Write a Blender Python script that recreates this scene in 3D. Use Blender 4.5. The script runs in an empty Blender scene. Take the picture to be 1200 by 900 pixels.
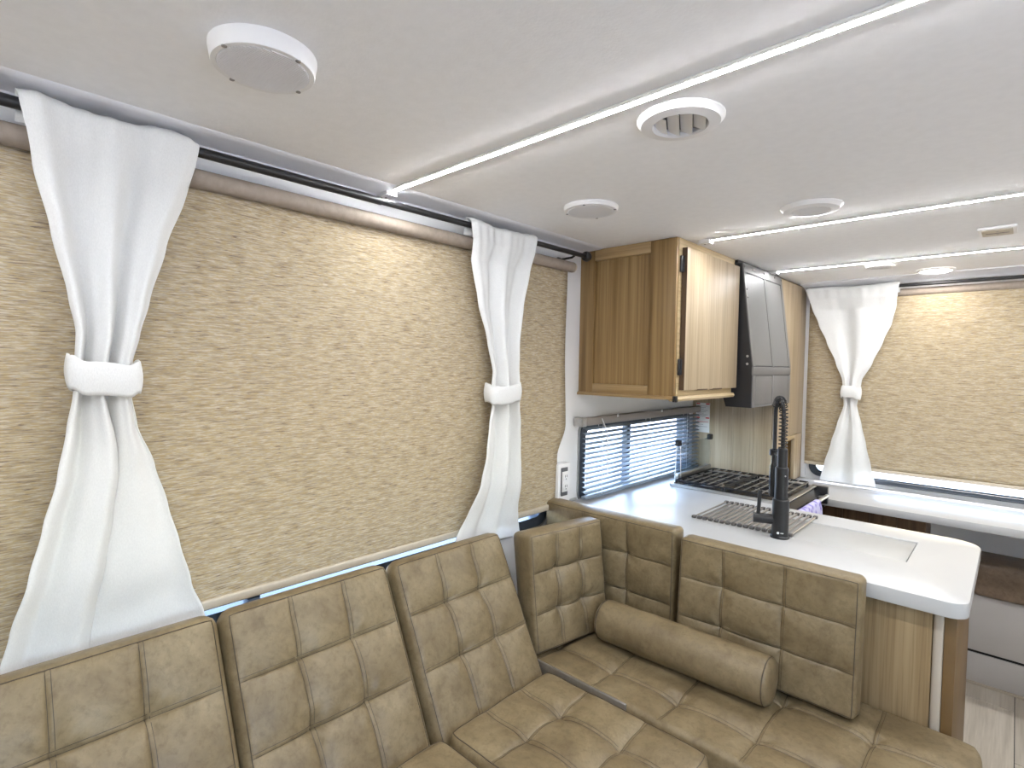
import bpy, bmesh, math, random
from mathutils import Vector, Matrix, noise
PI = math.pi
random.seed(7)
scene = bpy.context.scene
COL = scene.collection

# ---------------------------------------------------------------- camera
F_PX = 628.33
YAW, PITCH, ROLL = math.radians(43.278), math.radians(-2.090), math.radians(0.922)
fwd = Vector((-math.sin(YAW) * math.cos(PITCH), math.cos(YAW) * math.cos(PITCH), math.sin(PITCH)))
rgt0 = Vector((math.cos(YAW), math.sin(YAW), 0))
up0 = rgt0.cross(fwd)
rgt = rgt0 * math.cos(ROLL) + up0 * math.sin(ROLL)
upv = -rgt0 * math.sin(ROLL) + up0 * math.cos(ROLL)
cam_d = bpy.data.cameras.new('camera')
cam_d.sensor_fit = 'HORIZONTAL'
cam_d.sensor_width = 36.0
cam_d.lens = 36.0 * F_PX / 1200.0
cam_d.clip_start = 0.02
cam = bpy.data.objects.new('camera', cam_d)
COL.objects.link(cam)
M3 = Matrix((rgt, upv, -fwd)).transposed()
cam.matrix_world = Matrix.Translation((0, 0, 1.5)) @ M3.to_4x4()
scene.camera = cam

# ---------------------------------------------------------------- world, sun, exposure
world = bpy.data.worlds.new('sky')
scene.world = world
world.use_nodes = True
wn = world.node_tree
for n in list(wn.nodes):
    wn.nodes.remove(n)
wo = wn.nodes.new('ShaderNodeOutputWorld')
wb = wn.nodes.new('ShaderNodeBackground')
ws = wn.nodes.new('ShaderNodeTexSky')
ws.sky_type = 'NISHITA'
ws.sun_disc = False
ws.sun_elevation = math.radians(57)
ws.sun_rotation = math.radians(4)
ws.altitude = 300
wn.links.new(ws.outputs[0], wb.inputs[0])
wb.inputs[1].default_value = 1.6
wn.links.new(wb.outputs[0], wo.inputs[0])

sun_d = bpy.data.lights.new('sun', 'SUN')
sun_d.energy = 11.0
sun_d.angle = math.radians(0.6)
sun_d.color = (1.0, 0.95, 0.88)
sun = bpy.data.objects.new('sun', sun_d)
COL.objects.link(sun)
sun.rotation_euler = Vector((0.04, -0.52, -0.85)).to_track_quat('-Z', 'Y').to_euler()

LED_STRENGTH = 135.0
PUCK_STRENGTH = 40.0
vs = scene.view_settings
vs.view_transform = 'Standard'
vs.look = 'None'
vs.gamma = 1.0
vs.use_curve_mapping = False
vs.exposure = 0.54

# ---------------------------------------------------------------- materials
def new_mat(name):
    m = bpy.data.materials.new(name)
    m.use_nodes = True
    nt = m.node_tree
    for n in list(nt.nodes):
        nt.nodes.remove(n)
    out = nt.nodes.new('ShaderNodeOutputMaterial')
    return m, nt, out

def N(nt, t, **kw):
    n = nt.nodes.new(t)
    for k, v in kw.items():
        setattr(n, k, v)
    return n

def ramp(nt, fac, stops):
    r = N(nt, 'ShaderNodeValToRGB')
    el = r.color_ramp.elements
    while len(el) < len(stops):
        el.new(0.5)
    for e, (p, c) in zip(el, stops):
        e.position = p
        e.color = (c[0], c[1], c[2], 1)
    nt.links.new(fac, r.inputs[0])
    return r.outputs[0]

def coords(nt, scale, kind='Object'):
    tc = N(nt, 'ShaderNodeTexCoord')
    mp = N(nt, 'ShaderNodeMapping')
    mp.inputs['Scale'].default_value = scale
    nt.links.new(tc.outputs[kind], mp.inputs[0])
    return mp.outputs[0]

def noise_tex(nt, vec, scale, detail=4, rough=0.55, dist=0.0):
    n = N(nt, 'ShaderNodeTexNoise')
    n.inputs['Scale'].default_value = scale
    n.inputs['Detail'].default_value = detail
    n.inputs['Roughness'].default_value = rough
    n.inputs['Distortion'].default_value = dist
    nt.links.new(vec, n.inputs['Vector'])
    return n.outputs['Fac']

def bump(nt, h, strength, dist):
    b = N(nt, 'ShaderNodeBump')
    b.inputs['Strength'].default_value = strength
    b.inputs['Distance'].default_value = dist
    nt.links.new(h, b.inputs['Height'])
    return b.outputs[0]

def mixc(nt, fac, a, b, mode='MIX'):
    m = N(nt, 'ShaderNodeMix', data_type='RGBA', blend_type=mode)
    for i, v in ((0, fac), (6, a), (7, b)):
        if hasattr(v, 'is_output'):
            nt.links.new(v, m.inputs[i])
        elif i == 0:
            m.inputs[0].default_value = v
        else:
            m.inputs[i].default_value = (v[0], v[1], v[2], 1)
    return m.outputs[2]

def plain(name, col, rough=0.5, metal=0.0, var=0.06, vscale=6.0, bumps=None, coat=0.0, spec=0.5):
    m, nt, out = new_mat(name)
    p = N(nt, 'ShaderNodeBsdfPrincipled')
    v = coords(nt, (1, 1, 1))
    f = noise_tex(nt, v, vscale, 3)
    lo = [c * (1 - var) for c in col]
    hi = [min(1, c * (1 + var)) for c in col]
    nt.links.new(ramp(nt, f, [(0.3, lo), (0.7, hi)]), p.inputs['Base Color'])
    p.inputs['Roughness'].default_value = rough
    p.inputs['Metallic'].default_value = metal
    p.inputs['Coat Weight'].default_value = coat
    p.inputs['Specular IOR Level'].default_value = spec
    if bumps:
        g = noise_tex(nt, v, bumps[0], 3)
        nt.links.new(bump(nt, g, bumps[1], bumps[2]), p.inputs['Normal'])
    nt.links.new(p.outputs[0], out.inputs[0])
    return m

def wood(name, dark, mid, light, rough=0.45, axis='z', scale=1.0):
    m, nt, out = new_mat(name)
    p = N(nt, 'ShaderNodeBsdfPrincipled')
    sc = {'z': (26, 26, 0.55), 'x': (0.55, 26, 26), 'y': (26, 0.55, 26)}[axis]
    v1 = coords(nt, [s * scale for s in sc])
    f1 = noise_tex(nt, v1, 1.0, 3, 0.5, 0.3)
    sc2 = {'z': (130, 130, 2.2), 'x': (2.2, 130, 130), 'y': (130, 2.2, 130)}[axis]
    v2 = coords(nt, [s * scale for s in sc2])
    f2 = noise_tex(nt, v2, 1.0, 4, 0.6, 0.2)
    c1 = ramp(nt, f1, [(0.28, dark), (0.48, mid), (0.72, light)])
    c2 = ramp(nt, f2, [(0.36, (0.62, 0.60, 0.56)), (0.52, (1, 1, 1)), (0.8, (1.0, 1.0, 1.0))])
    nt.links.new(mixc(nt, 0.55, c1, c2, 'MULTIPLY'), p.inputs['Base Color'])
    p.inputs['Roughness'].default_value = rough
    nt.links.new(bump(nt, f2, 0.12, 0.002), p.inputs['Normal'])
    nt.links.new(p.outputs[0], out.inputs[0])
    return m

def leather(name, dark, mid, light, rough=0.42):
    m, nt, out = new_mat(name)
    p = N(nt, 'ShaderNodeBsdfPrincipled')
    v = coords(nt, (1, 1, 1))
    f1 = noise_tex(nt, v, 9.0, 8, 0.68, 0.5)
    f2 = noise_tex(nt, v, 55.0, 8, 0.75, 0.4)
    c1 = ramp(nt, f1, [(0.30, dark), (0.5, mid), (0.70, light)])
    c2 = ramp(nt, f2, [(0.33, (0.66, 0.62, 0.56)), (0.52, (1, 1, 1)), (0.75, (1.0, 1.0, 1.0))])
    nt.links.new(mixc(nt, 0.75, c1, c2, 'MULTIPLY'), p.inputs['Base Color'])
    rr = N(nt, 'ShaderNodeMapRange')
    rr.inputs[3].default_value = rough - 0.06
    rr.inputs[4].default_value = rough + 0.10
    nt.links.new(f1, rr.inputs[0])
    nt.links.new(rr.outputs[0], p.inputs['Roughness'])
    p.inputs['Specular IOR Level'].default_value = 0.45
    f3 = noise_tex(nt, v, 420.0, 2)
    nt.links.new(bump(nt, f3, 0.10, 0.001), p.inputs['Normal'])
    nt.links.new(p.outputs[0], out.inputs[0])
    return m

def shade_cloth(name, along, base, light, dark, ochre, trans=0.12):
    m, nt, out = new_mat(name)
    s1 = (26, 26, 330) 
    v1 = coords(nt, s1)
    f1 = noise_tex(nt, v1, 1.0, 4, 0.65, 0.6)
    v2 = coords(nt, (70, 70, 420))
    f2 = noise_tex(nt, v2, 1.0, 3, 0.6, 0.4)
    v3 = coords(nt, (16, 16, 190))
    f3 = noise_tex(nt, v3, 1.0, 3, 0.6, 0.8)
    c = ramp(nt, f1, [(0.33, dark), (0.45, base), (0.60, light)])
    o = ramp(nt, f2, [(0.44, (0, 0, 0)), (0.60, (1, 1, 1))])
    c = mixc(nt, mulf(nt, o, 0.65), c, ochre)
    c = mixc(nt, mulf(nt, ramp(nt, f3, [(0.5, (0, 0, 0)), (0.66, (1, 1, 1))]), 0.35), c, dark)
    d = N(nt, 'ShaderNodeBsdfDiffuse')
    t = N(nt, 'ShaderNodeBsdfTranslucent')
    nt.links.new(c, d.inputs[0])
    nt.links.new(c, t.inputs[0])
    bn = bump(nt, f1, 0.25, 0.002)
    nt.links.new(bn, d.inputs['Normal'])
    mx = N(nt, 'ShaderNodeMixShader')
    mx.inputs[0].default_value = trans
    nt.links.new(d.outputs[0], mx.inputs[1])
    nt.links.new(t.outputs[0], mx.inputs[2])
    nt.links.new(mx.outputs[0], out.inputs[0])
    return m

def mulf(nt, sock, k):
    m = N(nt, 'ShaderNodeMath', operation='MULTIPLY')
    nt.links.new(sock, m.inputs[0])
    m.inputs[1].default_value = k
    return m.outputs[0]

def cloth(name, col, trans=0.25):
    m, nt, out = new_mat(name)
    v = coords(nt, (1, 1, 1))
    f = noise_tex(nt, coords(nt, (500, 500, 220)), 1.0, 2)
    c = ramp(nt, f, [(0.3, [x * 0.93 for x in col]), (0.7, col)])
    d = N(nt, 'ShaderNodeBsdfDiffuse')
    t = N(nt, 'ShaderNodeBsdfTranslucent')
    nt.links.new(c, d.inputs[0])
    nt.links.new(c, t.inputs[0])
    nt.links.new(bump(nt, f, 0.25, 0.001), d.inputs['Normal'])
    mx = N(nt, 'ShaderNodeMixShader')
    mx.inputs[0].default_value = trans
    nt.links.new(d.outputs[0], mx.inputs[1])
    nt.links.new(t.outputs[0], mx.inputs[2])
    nt.links.new(mx.outputs[0], out.inputs[0])
    return m

def glass(name, tint=(1, 1, 1), gloss=0.10):
    m, nt, out = new_mat(name)
    t = N(nt, 'ShaderNodeBsdfTransparent')
    t.inputs[0].default_value = (*tint, 1)
    g = N(nt, 'ShaderNodeBsdfGlossy')
    g.inputs['Roughness'].default_value = 0.03
    fr = N(nt, 'ShaderNodeFresnel')
    fr.inputs[0].default_value = 1.45
    ad = N(nt, 'ShaderNodeMath', operation='ADD')
    nt.links.new(fr.outputs[0], ad.inputs[0])
    ad.inputs[1].default_value = gloss
    geo = N(nt, 'ShaderNodeNewGeometry')
    inv = N(nt, 'ShaderNodeMath', operation='SUBTRACT')
    inv.inputs[0].default_value = 1.0
    nt.links.new(geo.outputs['Backfacing'], inv.inputs[1])
    fm = N(nt, 'ShaderNodeMath', operation='MULTIPLY')
    nt.links.new(ad.outputs[0], fm.inputs[0])
    nt.links.new(inv.outputs[0], fm.inputs[1])
    mx = N(nt, 'ShaderNodeMixShader')
    nt.links.new(fm.outputs[0], mx.inputs[0])
    nt.links.new(t.outputs[0], mx.inputs[1])
    nt.links.new(g.outputs[0], mx.inputs[2])
    nt.links.new(mx.outputs[0], out.inputs[0])
    return m

def emit(name, col, strength):
    m, nt, out = new_mat(name)
    e = N(nt, 'ShaderNodeEmission')
    e.inputs[0].default_value = (*col, 1)
    e.inputs[1].default_value = strength
    nt.links.new(e.outputs[0], out.inputs[0])
    return m

MT = {}
MT['ceiling'] = plain('ceiling_white', (0.89, 0.885, 0.89), 0.7, var=0.02, vscale=40, bumps=(160, 0.15, 0.002))
MT['wall'] = plain('wall_white', (0.84, 0.83, 0.83), 0.6, var=0.02)
MT['wall_warm'] = plain('wall_warm', (0.82, 0.80, 0.77), 0.7, var=0.03)
MT['trim'] = plain('trim_white', (0.78, 0.78, 0.82), 0.3, var=0.02)
MT['plastic'] = plain('white_plastic', (0.80, 0.79, 0.79), 0.35, var=0.02)
MT['grille'] = plain('speaker_mesh', (0.60, 0.58, 0.55), 0.5, var=0.04)
MT['screw'] = plain('screw_steel', (0.25, 0.24, 0.24), 0.35, metal=0.8)
MT['black'] = plain('black_metal', (0.012, 0.012, 0.014), 0.38, var=0.1)
MT['black_gloss'] = plain('black_enamel', (0.014, 0.015, 0.018), 0.16, var=0.1)
MT['rubber'] = plain('black_rubber', (0.02, 0.02, 0.022), 0.6)
MT['frame'] = plain('dark_window_frame', (0.035, 0.045, 0.06), 0.35)
MT['oak_mid'] = wood('oak_brown_shaded', (0.185, 0.105, 0.036), (0.295, 0.185, 0.074), (0.39, 0.26, 0.115))  # brown finish, partly deepened to put the cabinet end's shade into it
MT['oak_pale'] = wood('oak_pale', (0.36, 0.275, 0.17), (0.43, 0.335, 0.218), (0.475, 0.378, 0.255), rough=0.45)
MT['oak_panel'] = wood('oak_panel', (0.24, 0.158, 0.076), (0.335, 0.236, 0.122), (0.41, 0.305, 0.17), scale=1.4)
MT['oak_trim'] = wood('oak_trim', (0.42, 0.30, 0.15), (0.54, 0.41, 0.23), (0.62, 0.48, 0.28), rough=0.35, axis='y')
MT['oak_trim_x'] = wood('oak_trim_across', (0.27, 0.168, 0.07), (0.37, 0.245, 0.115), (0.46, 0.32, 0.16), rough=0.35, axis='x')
MT['walnut'] = wood('walnut_panel', (0.11, 0.062, 0.035), (0.17, 0.10, 0.055), (0.23, 0.14, 0.08))
MT['oak_edge'] = plain('oak_dark_edge', (0.15, 0.088, 0.032), 0.5, var=0.15)
MT['door_edge'] = plain('dark_door_edge', (0.085, 0.048, 0.024), 0.5, var=0.15)
MT['edge_trim'] = plain('cream_edge_trim', (0.46, 0.40, 0.32), 0.35, var=0.05)
MT['leather'] = leather('taupe_leather', (0.138, 0.099, 0.050), (0.200, 0.149, 0.079), (0.262, 0.203, 0.115))
MT['thread'] = plain('dark_thread', (0.075, 0.056, 0.036), 0.7)
MT['leather_brown'] = leather('brown_leather', (0.13, 0.09, 0.06), (0.19, 0.135, 0.092), (0.25, 0.18, 0.125))
MT['shade'] = shade_cloth('woven_shade', 'y', (0.41, 0.34, 0.243), (0.565, 0.495, 0.385), (0.185, 0.142, 0.12), (0.44, 0.325, 0.158), trans=.05)
MT['shade_roll'] = plain('rolled_shade', (0.31, 0.255, 0.21), 0.7, var=0.1, vscale=60)
MT['hem'] = plain('shade_hem', (0.53, 0.46, 0.36), 0.6, var=0.05, vscale=80)
MT['curtain'] = cloth('white_linen', (0.91, 0.91, 0.90))
MT['quartz'] = plain('white_quartz', (0.49, 0.488, 0.482), 0.32, var=0.015)
MT['sink'] = plain('sink_cover_white', (0.40, 0.398, 0.385), 0.35, var=0.02)
MT['steel'] = plain('brushed_steel', (0.48, 0.47, 0.46), 0.32, metal=0.9, var=0.08, vscale=90)
MT['rod_grey'] = plain('coated_rod', (0.34, 0.31, 0.28), 0.35, metal=0.5)
MT['silicone'] = plain('grey_silicone', (0.10, 0.09, 0.085), 0.6)
MT['hood'] = plain('hood_grey', (0.165, 0.16, 0.158), 0.45, metal=0.2, var=0.03)
MT['hood_line'] = plain('hood_groove', (0.05, 0.05, 0.055), 0.5)
MT['glass'] = glass('window_glass', gloss=0.03)
MT['lid_glass'] = glass('lid_glass', (0.82, 0.87, 0.90), 0.10)
MT['slat'] = plain('blind_slat', (0.24, 0.29, 0.34), 0.35, var=0.03)
MT['headrail'] = plain('blind_headrail', (0.27, 0.24, 0.22), 0.4)
MT['cord'] = plain('blind_cord', (0.75, 0.75, 0.75), 0.6)
MT['grey_vinyl'] = plain('grey_vinyl', (0.50, 0.475, 0.45), 0.45, var=0.05, vscale=4)
MT['paper'] = plain('label_paper', (0.82, 0.82, 0.82), 0.5, var=0.02)
MT['red'] = plain('label_red', (0.65, 0.05, 0.05), 0.5)
MT['ink'] = plain('label_ink', (0.35, 0.35, 0.36), 0.6)
MT['outlet_dark'] = plain('outlet_bezel', (0.10, 0.10, 0.11), 0.5)
MT['ground'] = plain('pale_gravel', (0.55, 0.56, 0.58), 0.9, var=0.12, vscale=12)
MT['led'] = emit('led_white', (0.965, 0.98, 1.0), LED_STRENGTH)
MT['puck'] = emit('puck_white', (1.0, 0.96, 0.90), PUCK_STRENGTH)
MT['diffuser'] = plain('led_channel', (0.80, 0.79, 0.77), 0.4)
MT['logo'] = plain('logo_print', (0.8, 0.8, 0.8), 0.5)
MT['void'] = plain('dark_gap', (0.012, 0.012, 0.012), 0.8)

def towel_mat():
    m, nt, out = new_mat('lavender_towel')
    p = N(nt, 'ShaderNodeBsdfPrincipled')
    v = N(nt, 'ShaderNodeTexVoronoi')
    v.inputs['Scale'].default_value = 34
    nt.links.new(coords(nt, (1, 1, 1)), v.inputs['Vector'])
    c = ramp(nt, v.outputs['Distance'], [(0.18, (0.16, 0.13, 0.46)), (0.36, (0.36, 0.33, 0.66)), (0.6, (0.55, 0.53, 0.76))])
    nt.links.new(c, p.inputs['Base Color'])
    p.inputs['Roughness'].default_value = 0.9
    nt.links.new(p.outputs[0], out.inputs[0])
    return m
MT['towel'] = towel_mat()

def plank_mat():
    m, nt, out = new_mat('vinyl_plank')
    p = N(nt, 'ShaderNodeBsdfPrincipled')
    f1 = noise_tex(nt, coords(nt, (18, 1.1, 1)), 1.0, 5, 0.6, 0.6)
    f2 = noise_tex(nt, coords(nt, (110, 4, 1)), 1.0, 4, 0.6)
    c1 = ramp(nt, f1, [(0.3, (0.44, 0.385, 0.31)), (0.5, (0.56, 0.50, 0.415)), (0.7, (0.64, 0.58, 0.49))])
    c2 = ramp(nt, f2, [(0.35, (0.78, 0.76, 0.73)), (0.6, (1, 1, 1))])
    oi = N(nt, 'ShaderNodeObjectInfo')
    c3 = ramp(nt, oi.outputs['Random'], [(0.0, (0.86, 0.86, 0.86)), (1.0, (1, 1, 1))])
    c = mixc(nt, 0.6, c1, c2, 'MULTIPLY')
    nt.links.new(mixc(nt, 1.0, c, c3, 'MULTIPLY'), p.inputs['Base Color'])
    p.inputs['Roughness'].default_value = 0.42
    nt.links.new(p.outputs[0], out.inputs[0])
    return m
MT['plank'] = plank_mat()

# ---------------------------------------------------------------- mesh helpers
class MB:
    def __init__(s):
        s.v, s.f = [], []
    def add(s, vs, fs):
        o = len(s.v)
        s.v += [tuple(p) for p in vs]
        s.f += [tuple(i + o for i in f) for f in fs]
        return s
    def box(s, x0, x1, y0, y1, z0, z1, bev=0.0, seg=2):
        bm = bmesh.new()
        bmesh.ops.create_cube(bm, size=1)
        for v in bm.verts:
            v.co = Vector(((x0 + x1) / 2 + v.co.x * (x1 - x0), (y0 + y1) / 2 + v.co.y * (y1 - y0), (z0 + z1) / 2 + v.co.z * (z1 - z0)))
        if bev > 0:
            b = min(bev, 0.49 * min(x1 - x0, y1 - y0, z1 - z0))
            bmesh.ops.bevel(bm, geom=list(bm.edges), offset=b, segments=seg, profile=0.5, affect='EDGES')
        s.bm(bm)
        return s
    def bm(s, bm, mat=None):
        bm.verts.ensure_lookup_table()
        bm.verts.index_update()
        vs = [(mat @ v.co) if mat else v.co.copy() for v in bm.verts]
        s.add(vs, [[v.index for v in f.verts] for f in bm.faces])
        bm.free()
    def cyl(s, p0, p1, r0, r1=None, n=20, cap=True):
        r1 = r0 if r1 is None else r1
        p0, p1 = Vector(p0), Vector(p1)
        d = (p1 - p0).normalized()
        a = d.orthogonal().normalized()
        b = d.cross(a)
        vs = []
        for p, r in ((p0, r0), (p1, r1)):
            for i in range(n):
                t = 2 * PI * i / n
                vs.append(p + (a * math.cos(t) + b * math.sin(t)) * r)
        fs = [(i, (i + 1) % n, n + (i + 1) % n, n + i) for i in range(n)]
        if cap:
            fs += [tuple(range(n - 1, -1, -1)), tuple(range(n, 2 * n))]
        s.add(vs, fs)
        return s
    def tube(s, pts, r, n=8, cap=True):
        pts = [Vector(p) for p in pts]
        if len(pts) < 2:
            return s
        t = (pts[1] - pts[0]).normalized()
        a = t.orthogonal().normalized()
        vs = []
        for i, p in enumerate(pts):
            if i == 0:
                t2 = (pts[1] - pts[0]).normalized()
            elif i == len(pts) - 1:
                t2 = (pts[-1] - pts[-2]).normalized()
            else:
                t2 = (pts[i + 1] - pts[i - 1]).normalized()
            a = (a - t2 * a.dot(t2))
            a = a.normalized() if a.length > 1e-6 else t2.orthogonal().normalized()
            b = t2.cross(a)
            rr = r[i] if isinstance(r, (list, tuple)) else r
            for k in range(n):
                th = 2 * PI * k / n
                vs.append(p + (a * math.cos(th) + b * math.sin(th)) * rr)
        fs = []
        for i in range(len(pts) - 1):
            for k in range(n):
                fs.append((i * n + k, i * n + (k + 1) % n, (i + 1) * n + (k + 1) % n, (i + 1) * n + k))
        if cap:
            fs.append(tuple(range(n - 1, -1, -1)))
            m = (len(pts) - 1) * n
            fs.append(tuple(range(m, m + n)))
        s.add(vs, fs)
        return s
    def lathe(s, c, prof, n=48, axis=(0, 0, 1)):
        # prof: list of (radius, height along axis)
        ax = Vector(axis).normalized()
        a = ax.orthogonal().normalized()
        b = ax.cross(a)
        c = Vector(c)
        vs = []
        for r, h in prof:
            for k in range(n):
                t = 2 * PI * k / n
                vs.append(c + ax * h + (a * math.cos(t) + b * math.sin(t)) * max(r, 1e-5))
        fs = []
        for i in range(len(prof) - 1):
            for k in range(n):
                fs.append((i * n + k, i * n + (k + 1) % n, (i + 1) * n + (k + 1) % n, (i + 1) * n + k))
        s.add(vs, fs)
        return s
    def prism(s, poly, plane, a0, a1):
        """poly in 2D; plane 'xy','xz','yz' ; extruded along the remaining axis from a0 to a1"""
        def p3(p, h):
            return {'xy': (p[0], p[1], h), 'xz': (p[0], h, p[1]), 'yz': (h, p[0], p[1])}[plane]
        n = len(poly)
        vs = [p3(p, a0) for p in poly] + [p3(p, a1) for p in poly]
        fs = [(i, (i + 1) % n, n + (i + 1) % n, n + i) for i in range(n)]
        fs += [tuple(range(n - 1, -1, -1)), tuple(range(n, 2 * n))]
        s.add(vs, fs)
        return s
    def ring(s, outer, inner, plane, a0, a1):
        """closed ring between two loops of the same length"""
        def p3(p, h):
            return {'xy': (p[0], p[1], h), 'xz': (p[0], h, p[1]), 'yz': (h, p[0], p[1])}[plane]
        n = len(outer)
        vs = [p3(p, a0) for p in outer] + [p3(p, a0) for p in inner] + [p3(p, a1) for p in outer] + [p3(p, a1) for p in inner]
        fs = []
        for i in range(n):
            j = (i + 1) % n
            fs += [(i, j, n + j, n + i), (2 * n + i, 3 * n + i, 3 * n + j, 2 * n + j), (i, 2 * n + i, 2 * n + j, j), (n + i, n + j, 3 * n + j, 3 * n + i)]
        s.add(vs, fs)
        return s

def rrect(x0, x1, y0, y1, r, n=8):
    rs = r if isinstance(r, (list, tuple)) else (r, r, r, r)
    pts = []
    for (cx, cy, a0, q) in ((x1 - rs[0], y1 - rs[0], 0, rs[0]), (x0 + rs[1], y1 - rs[1], 90, rs[1]), (x0 + rs[2], y0 + rs[2], 180, rs[2]), (x1 - rs[3], y0 + rs[3], 270, rs[3])):
        for k in range(n + 1):
            t = math.radians(a0 + 90 * k / n)
            pts.append((cx + q * math.cos(t), cy + q * math.sin(t)))
    return pts

def wloc(o):
    p = Vector((0, 0, 0))
    while o is not None:
        p += o.location
        o = o.parent
    return p

def mesh_of(name, mb, off, mat, smooth=35):
    me = bpy.data.meshes.new(name)
    me.from_pydata([(p[0] - off[0], p[1] - off[1], p[2] - off[2]) for p in mb.v], [], mb.f)
    bm = bmesh.new()
    bm.from_mesh(me)
    bmesh.ops.recalc_face_normals(bm, faces=list(bm.faces))
    bm.to_mesh(me)
    bm.free()
    me.materials.append(MT[mat] if isinstance(mat, str) else mat)
    if smooth:
        me.polygons.foreach_set('use_smooth', [True] * len(me.polygons))
        me.set_sharp_from_angle(angle=math.radians(smooth))
    me.update()
    return me

def obj(name, mb, mat, parent=None, base=None, smooth=35):
    """one mesh object; vertices are given in world coordinates"""
    if parent is None:
        if base is None:
            xs = [p[0] for p in mb.v]; ys = [p[1] for p in mb.v]; zs = [p[2] for p in mb.v]
            base = ((min(xs) + max(xs)) / 2, (min(ys) + max(ys)) / 2, min(zs))
        off = Vector(base)
    else:
        off = wloc(parent)
    o = bpy.data.objects.new(name, mesh_of(name, mb, off, mat, smooth))
    COL.objects.link(o)
    if parent is None:
        o.location = off
    else:
        o.parent = parent
    return o

def inst(name, me, parent, world_loc):
    o = bpy.data.objects.new(name, me)
    COL.objects.link(o)
    o.parent = parent
    o.location = Vector(world_loc) - wloc(parent)
    return o

def thing(name, label, cat, loc, group=None):
    o = bpy.data.objects.new(name, None)
    o.empty_display_size = 0.05
    COL.objects.link(o)
    o.location = loc
    return tag(o, label, cat, group)

def tag(o, label, cat, group=None):
    o['label'] = label
    o['category'] = cat
    if group:
        o['group'] = group
    return o

def struct(name, mb, mat, label=None, smooth=35, parent=None):
    o = obj(name, mb, mat, parent, smooth=smooth)
    if parent is None:
        o['kind'] = 'structure'
        if label:
            o['label'] = label
    return o

# ---------------------------------------------------------------- the shell
XW, ZC, YF, XR, YB = -1.42, 2.0, 3.60, 1.15, -2.3
m = MB().box(XW - .06, XR + .06, YB - .06, YF + .06, ZC, ZC + .05)
struct('ceiling', m, 'ceiling', 'smooth white caravan ceiling with light strips and vents')

# floor and its planks
m = MB().box(XW - .06, XR + .06, YB - .06, YF + .06, -.05, -.004)
floor = struct('floor', m, 'void', 'greige wood look plank floor beside the peninsula')
pw, gap = 0.183, 0.0025
pl_x = 0.046 - 8 * pw
mb = MB().box(gap / 2, pw - gap / 2, gap / 2, 1.22 - gap / 2, -.004, 0.0, 0.0012, 1)
plank_me = mesh_of('plank', mb, (0, 0, 0), 'plank')
i = 0
while pl_x + i * pw < XR - pw * .5:
    y = YB - (i * 0.43) % 1.22
    while y < YF:
        if y + 1.22 > YB:
            x = pl_x + i * pw
            y0, y1 = max(y, YB), min(y + 1.22, YF)
            if y1 - y0 > .05 and x > XW - .03:
                if y0 == y and y1 == y + 1.22:
                    inst('plank', plank_me, floor, (x, y, 0))
                else:
                    q = MB().box(x + gap / 2, x + pw - gap / 2, y0 + gap / 2, y1 - gap / 2, -.004, 0, .0012, 1)
                    o = obj('plank', q, 'plank', floor)
        y += 1.22
    i += 1

# left wall with its two window openings
W1 = (-0.55, 1.70, 0.862, 1.84)      # y0 y1 z0 z1
W2 = (1.975, 3.02, 0.905, 1.225)
m = MB()
def wall_x(m, x0, x1, y0, y1, z0, z1):
    m.box(x0, x1, y0, y1, z0, z1)
xa, xb = XW - .05, XW
wall_x(m, xa, xb, YB, W1[0], 0, ZC)
wall_x(m, xa, xb, W1[0], W1[1], 0, W1[2])
wall_x(m, xa, xb, W1[0], W1[1], W1[3], ZC)
wall_x(m, xa, xb, W1[1], W2[0], 0, ZC)
wall_x(m, xa, xb, W2[0], W2[1], 0, W2[2])
wall_x(m, xa, xb, W2[0], W2[1], W2[3], ZC)
wall_x(m, xa, xb, W2[1], YF + .05, 0, ZC)
struct('wall_left', m, 'wall', 'white side wall behind the roller shade and the sofa', smooth=0)
W3 = (-0.875, 0.98, 0.885, 1.84)     # x0 x1 z0 z1
m = MB()
m.box(XW, W3[0], YF, YF + .05, 0, ZC)
m.box(W3[0], W3[1], YF, YF + .05, 0, W3[2])
m.box(W3[0], W3[1], YF, YF + .05, W3[3], ZC)
m.box(W3[1], XR, YF, YF + .05, 0, ZC)
struct('wall_far', m, 'wall', 'white end wall behind the far shade and desk', smooth=0)
W4 = (-0.55, 0.85, 1.00, 1.52)  # opening for the added fill window
m = MB().box(XR, XR + .05, YB, W4[0], 0, ZC).box(XR, XR + .05, W4[1], YF + .05, 0, ZC)
m.box(XR, XR + .05, W4[0], W4[1], 0, W4[2]).box(XR, XR + .05, W4[0], W4[1], W4[3], ZC)
struct('wall_right', m, 'wall_warm', 'plain wall with an added fill window opposite the sofa', smooth=0)
struct('wall_back', MB().box(XW - .05, XR + .05, YB - .05, YB, 0, ZC), 'wall_warm', 'plain wall behind the viewer', smooth=0)
# ceiling trims
m = MB().prism([(-1.42, 2.0), (-1.42, 1.986), (-1.395, 1.986), (-1.388, 1.993), (-1.315, 1.9945), (-1.296, 1.998), (-1.294, 2.0)], 'xz', YB, 1.93)
struct('trim_1', m, 'trim', 'white trim where the ceiling meets the side wall')
m = MB().prism([(3.6, 2.0), (3.6, 1.972), (3.545, 1.972), (3.535, 1.98), (3.44, 1.994), (3.44, 2.0)], 'yz', -.944, XR)
struct('trim_2', m, 'trim', 'white trim where the ceiling meets the end wall')
struct('trim_3', MB().box(-.944, -.918, 3.585, 3.6, .842, 1.97, .003), 'trim', 'white upright trim beside the far shade')
# ground outside
g = MB().box(-40, 40, -40, 40, -1.0, -.85)
go = struct('ground', g, 'ground', 'pale ground outside the windows', smooth=0)

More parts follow.
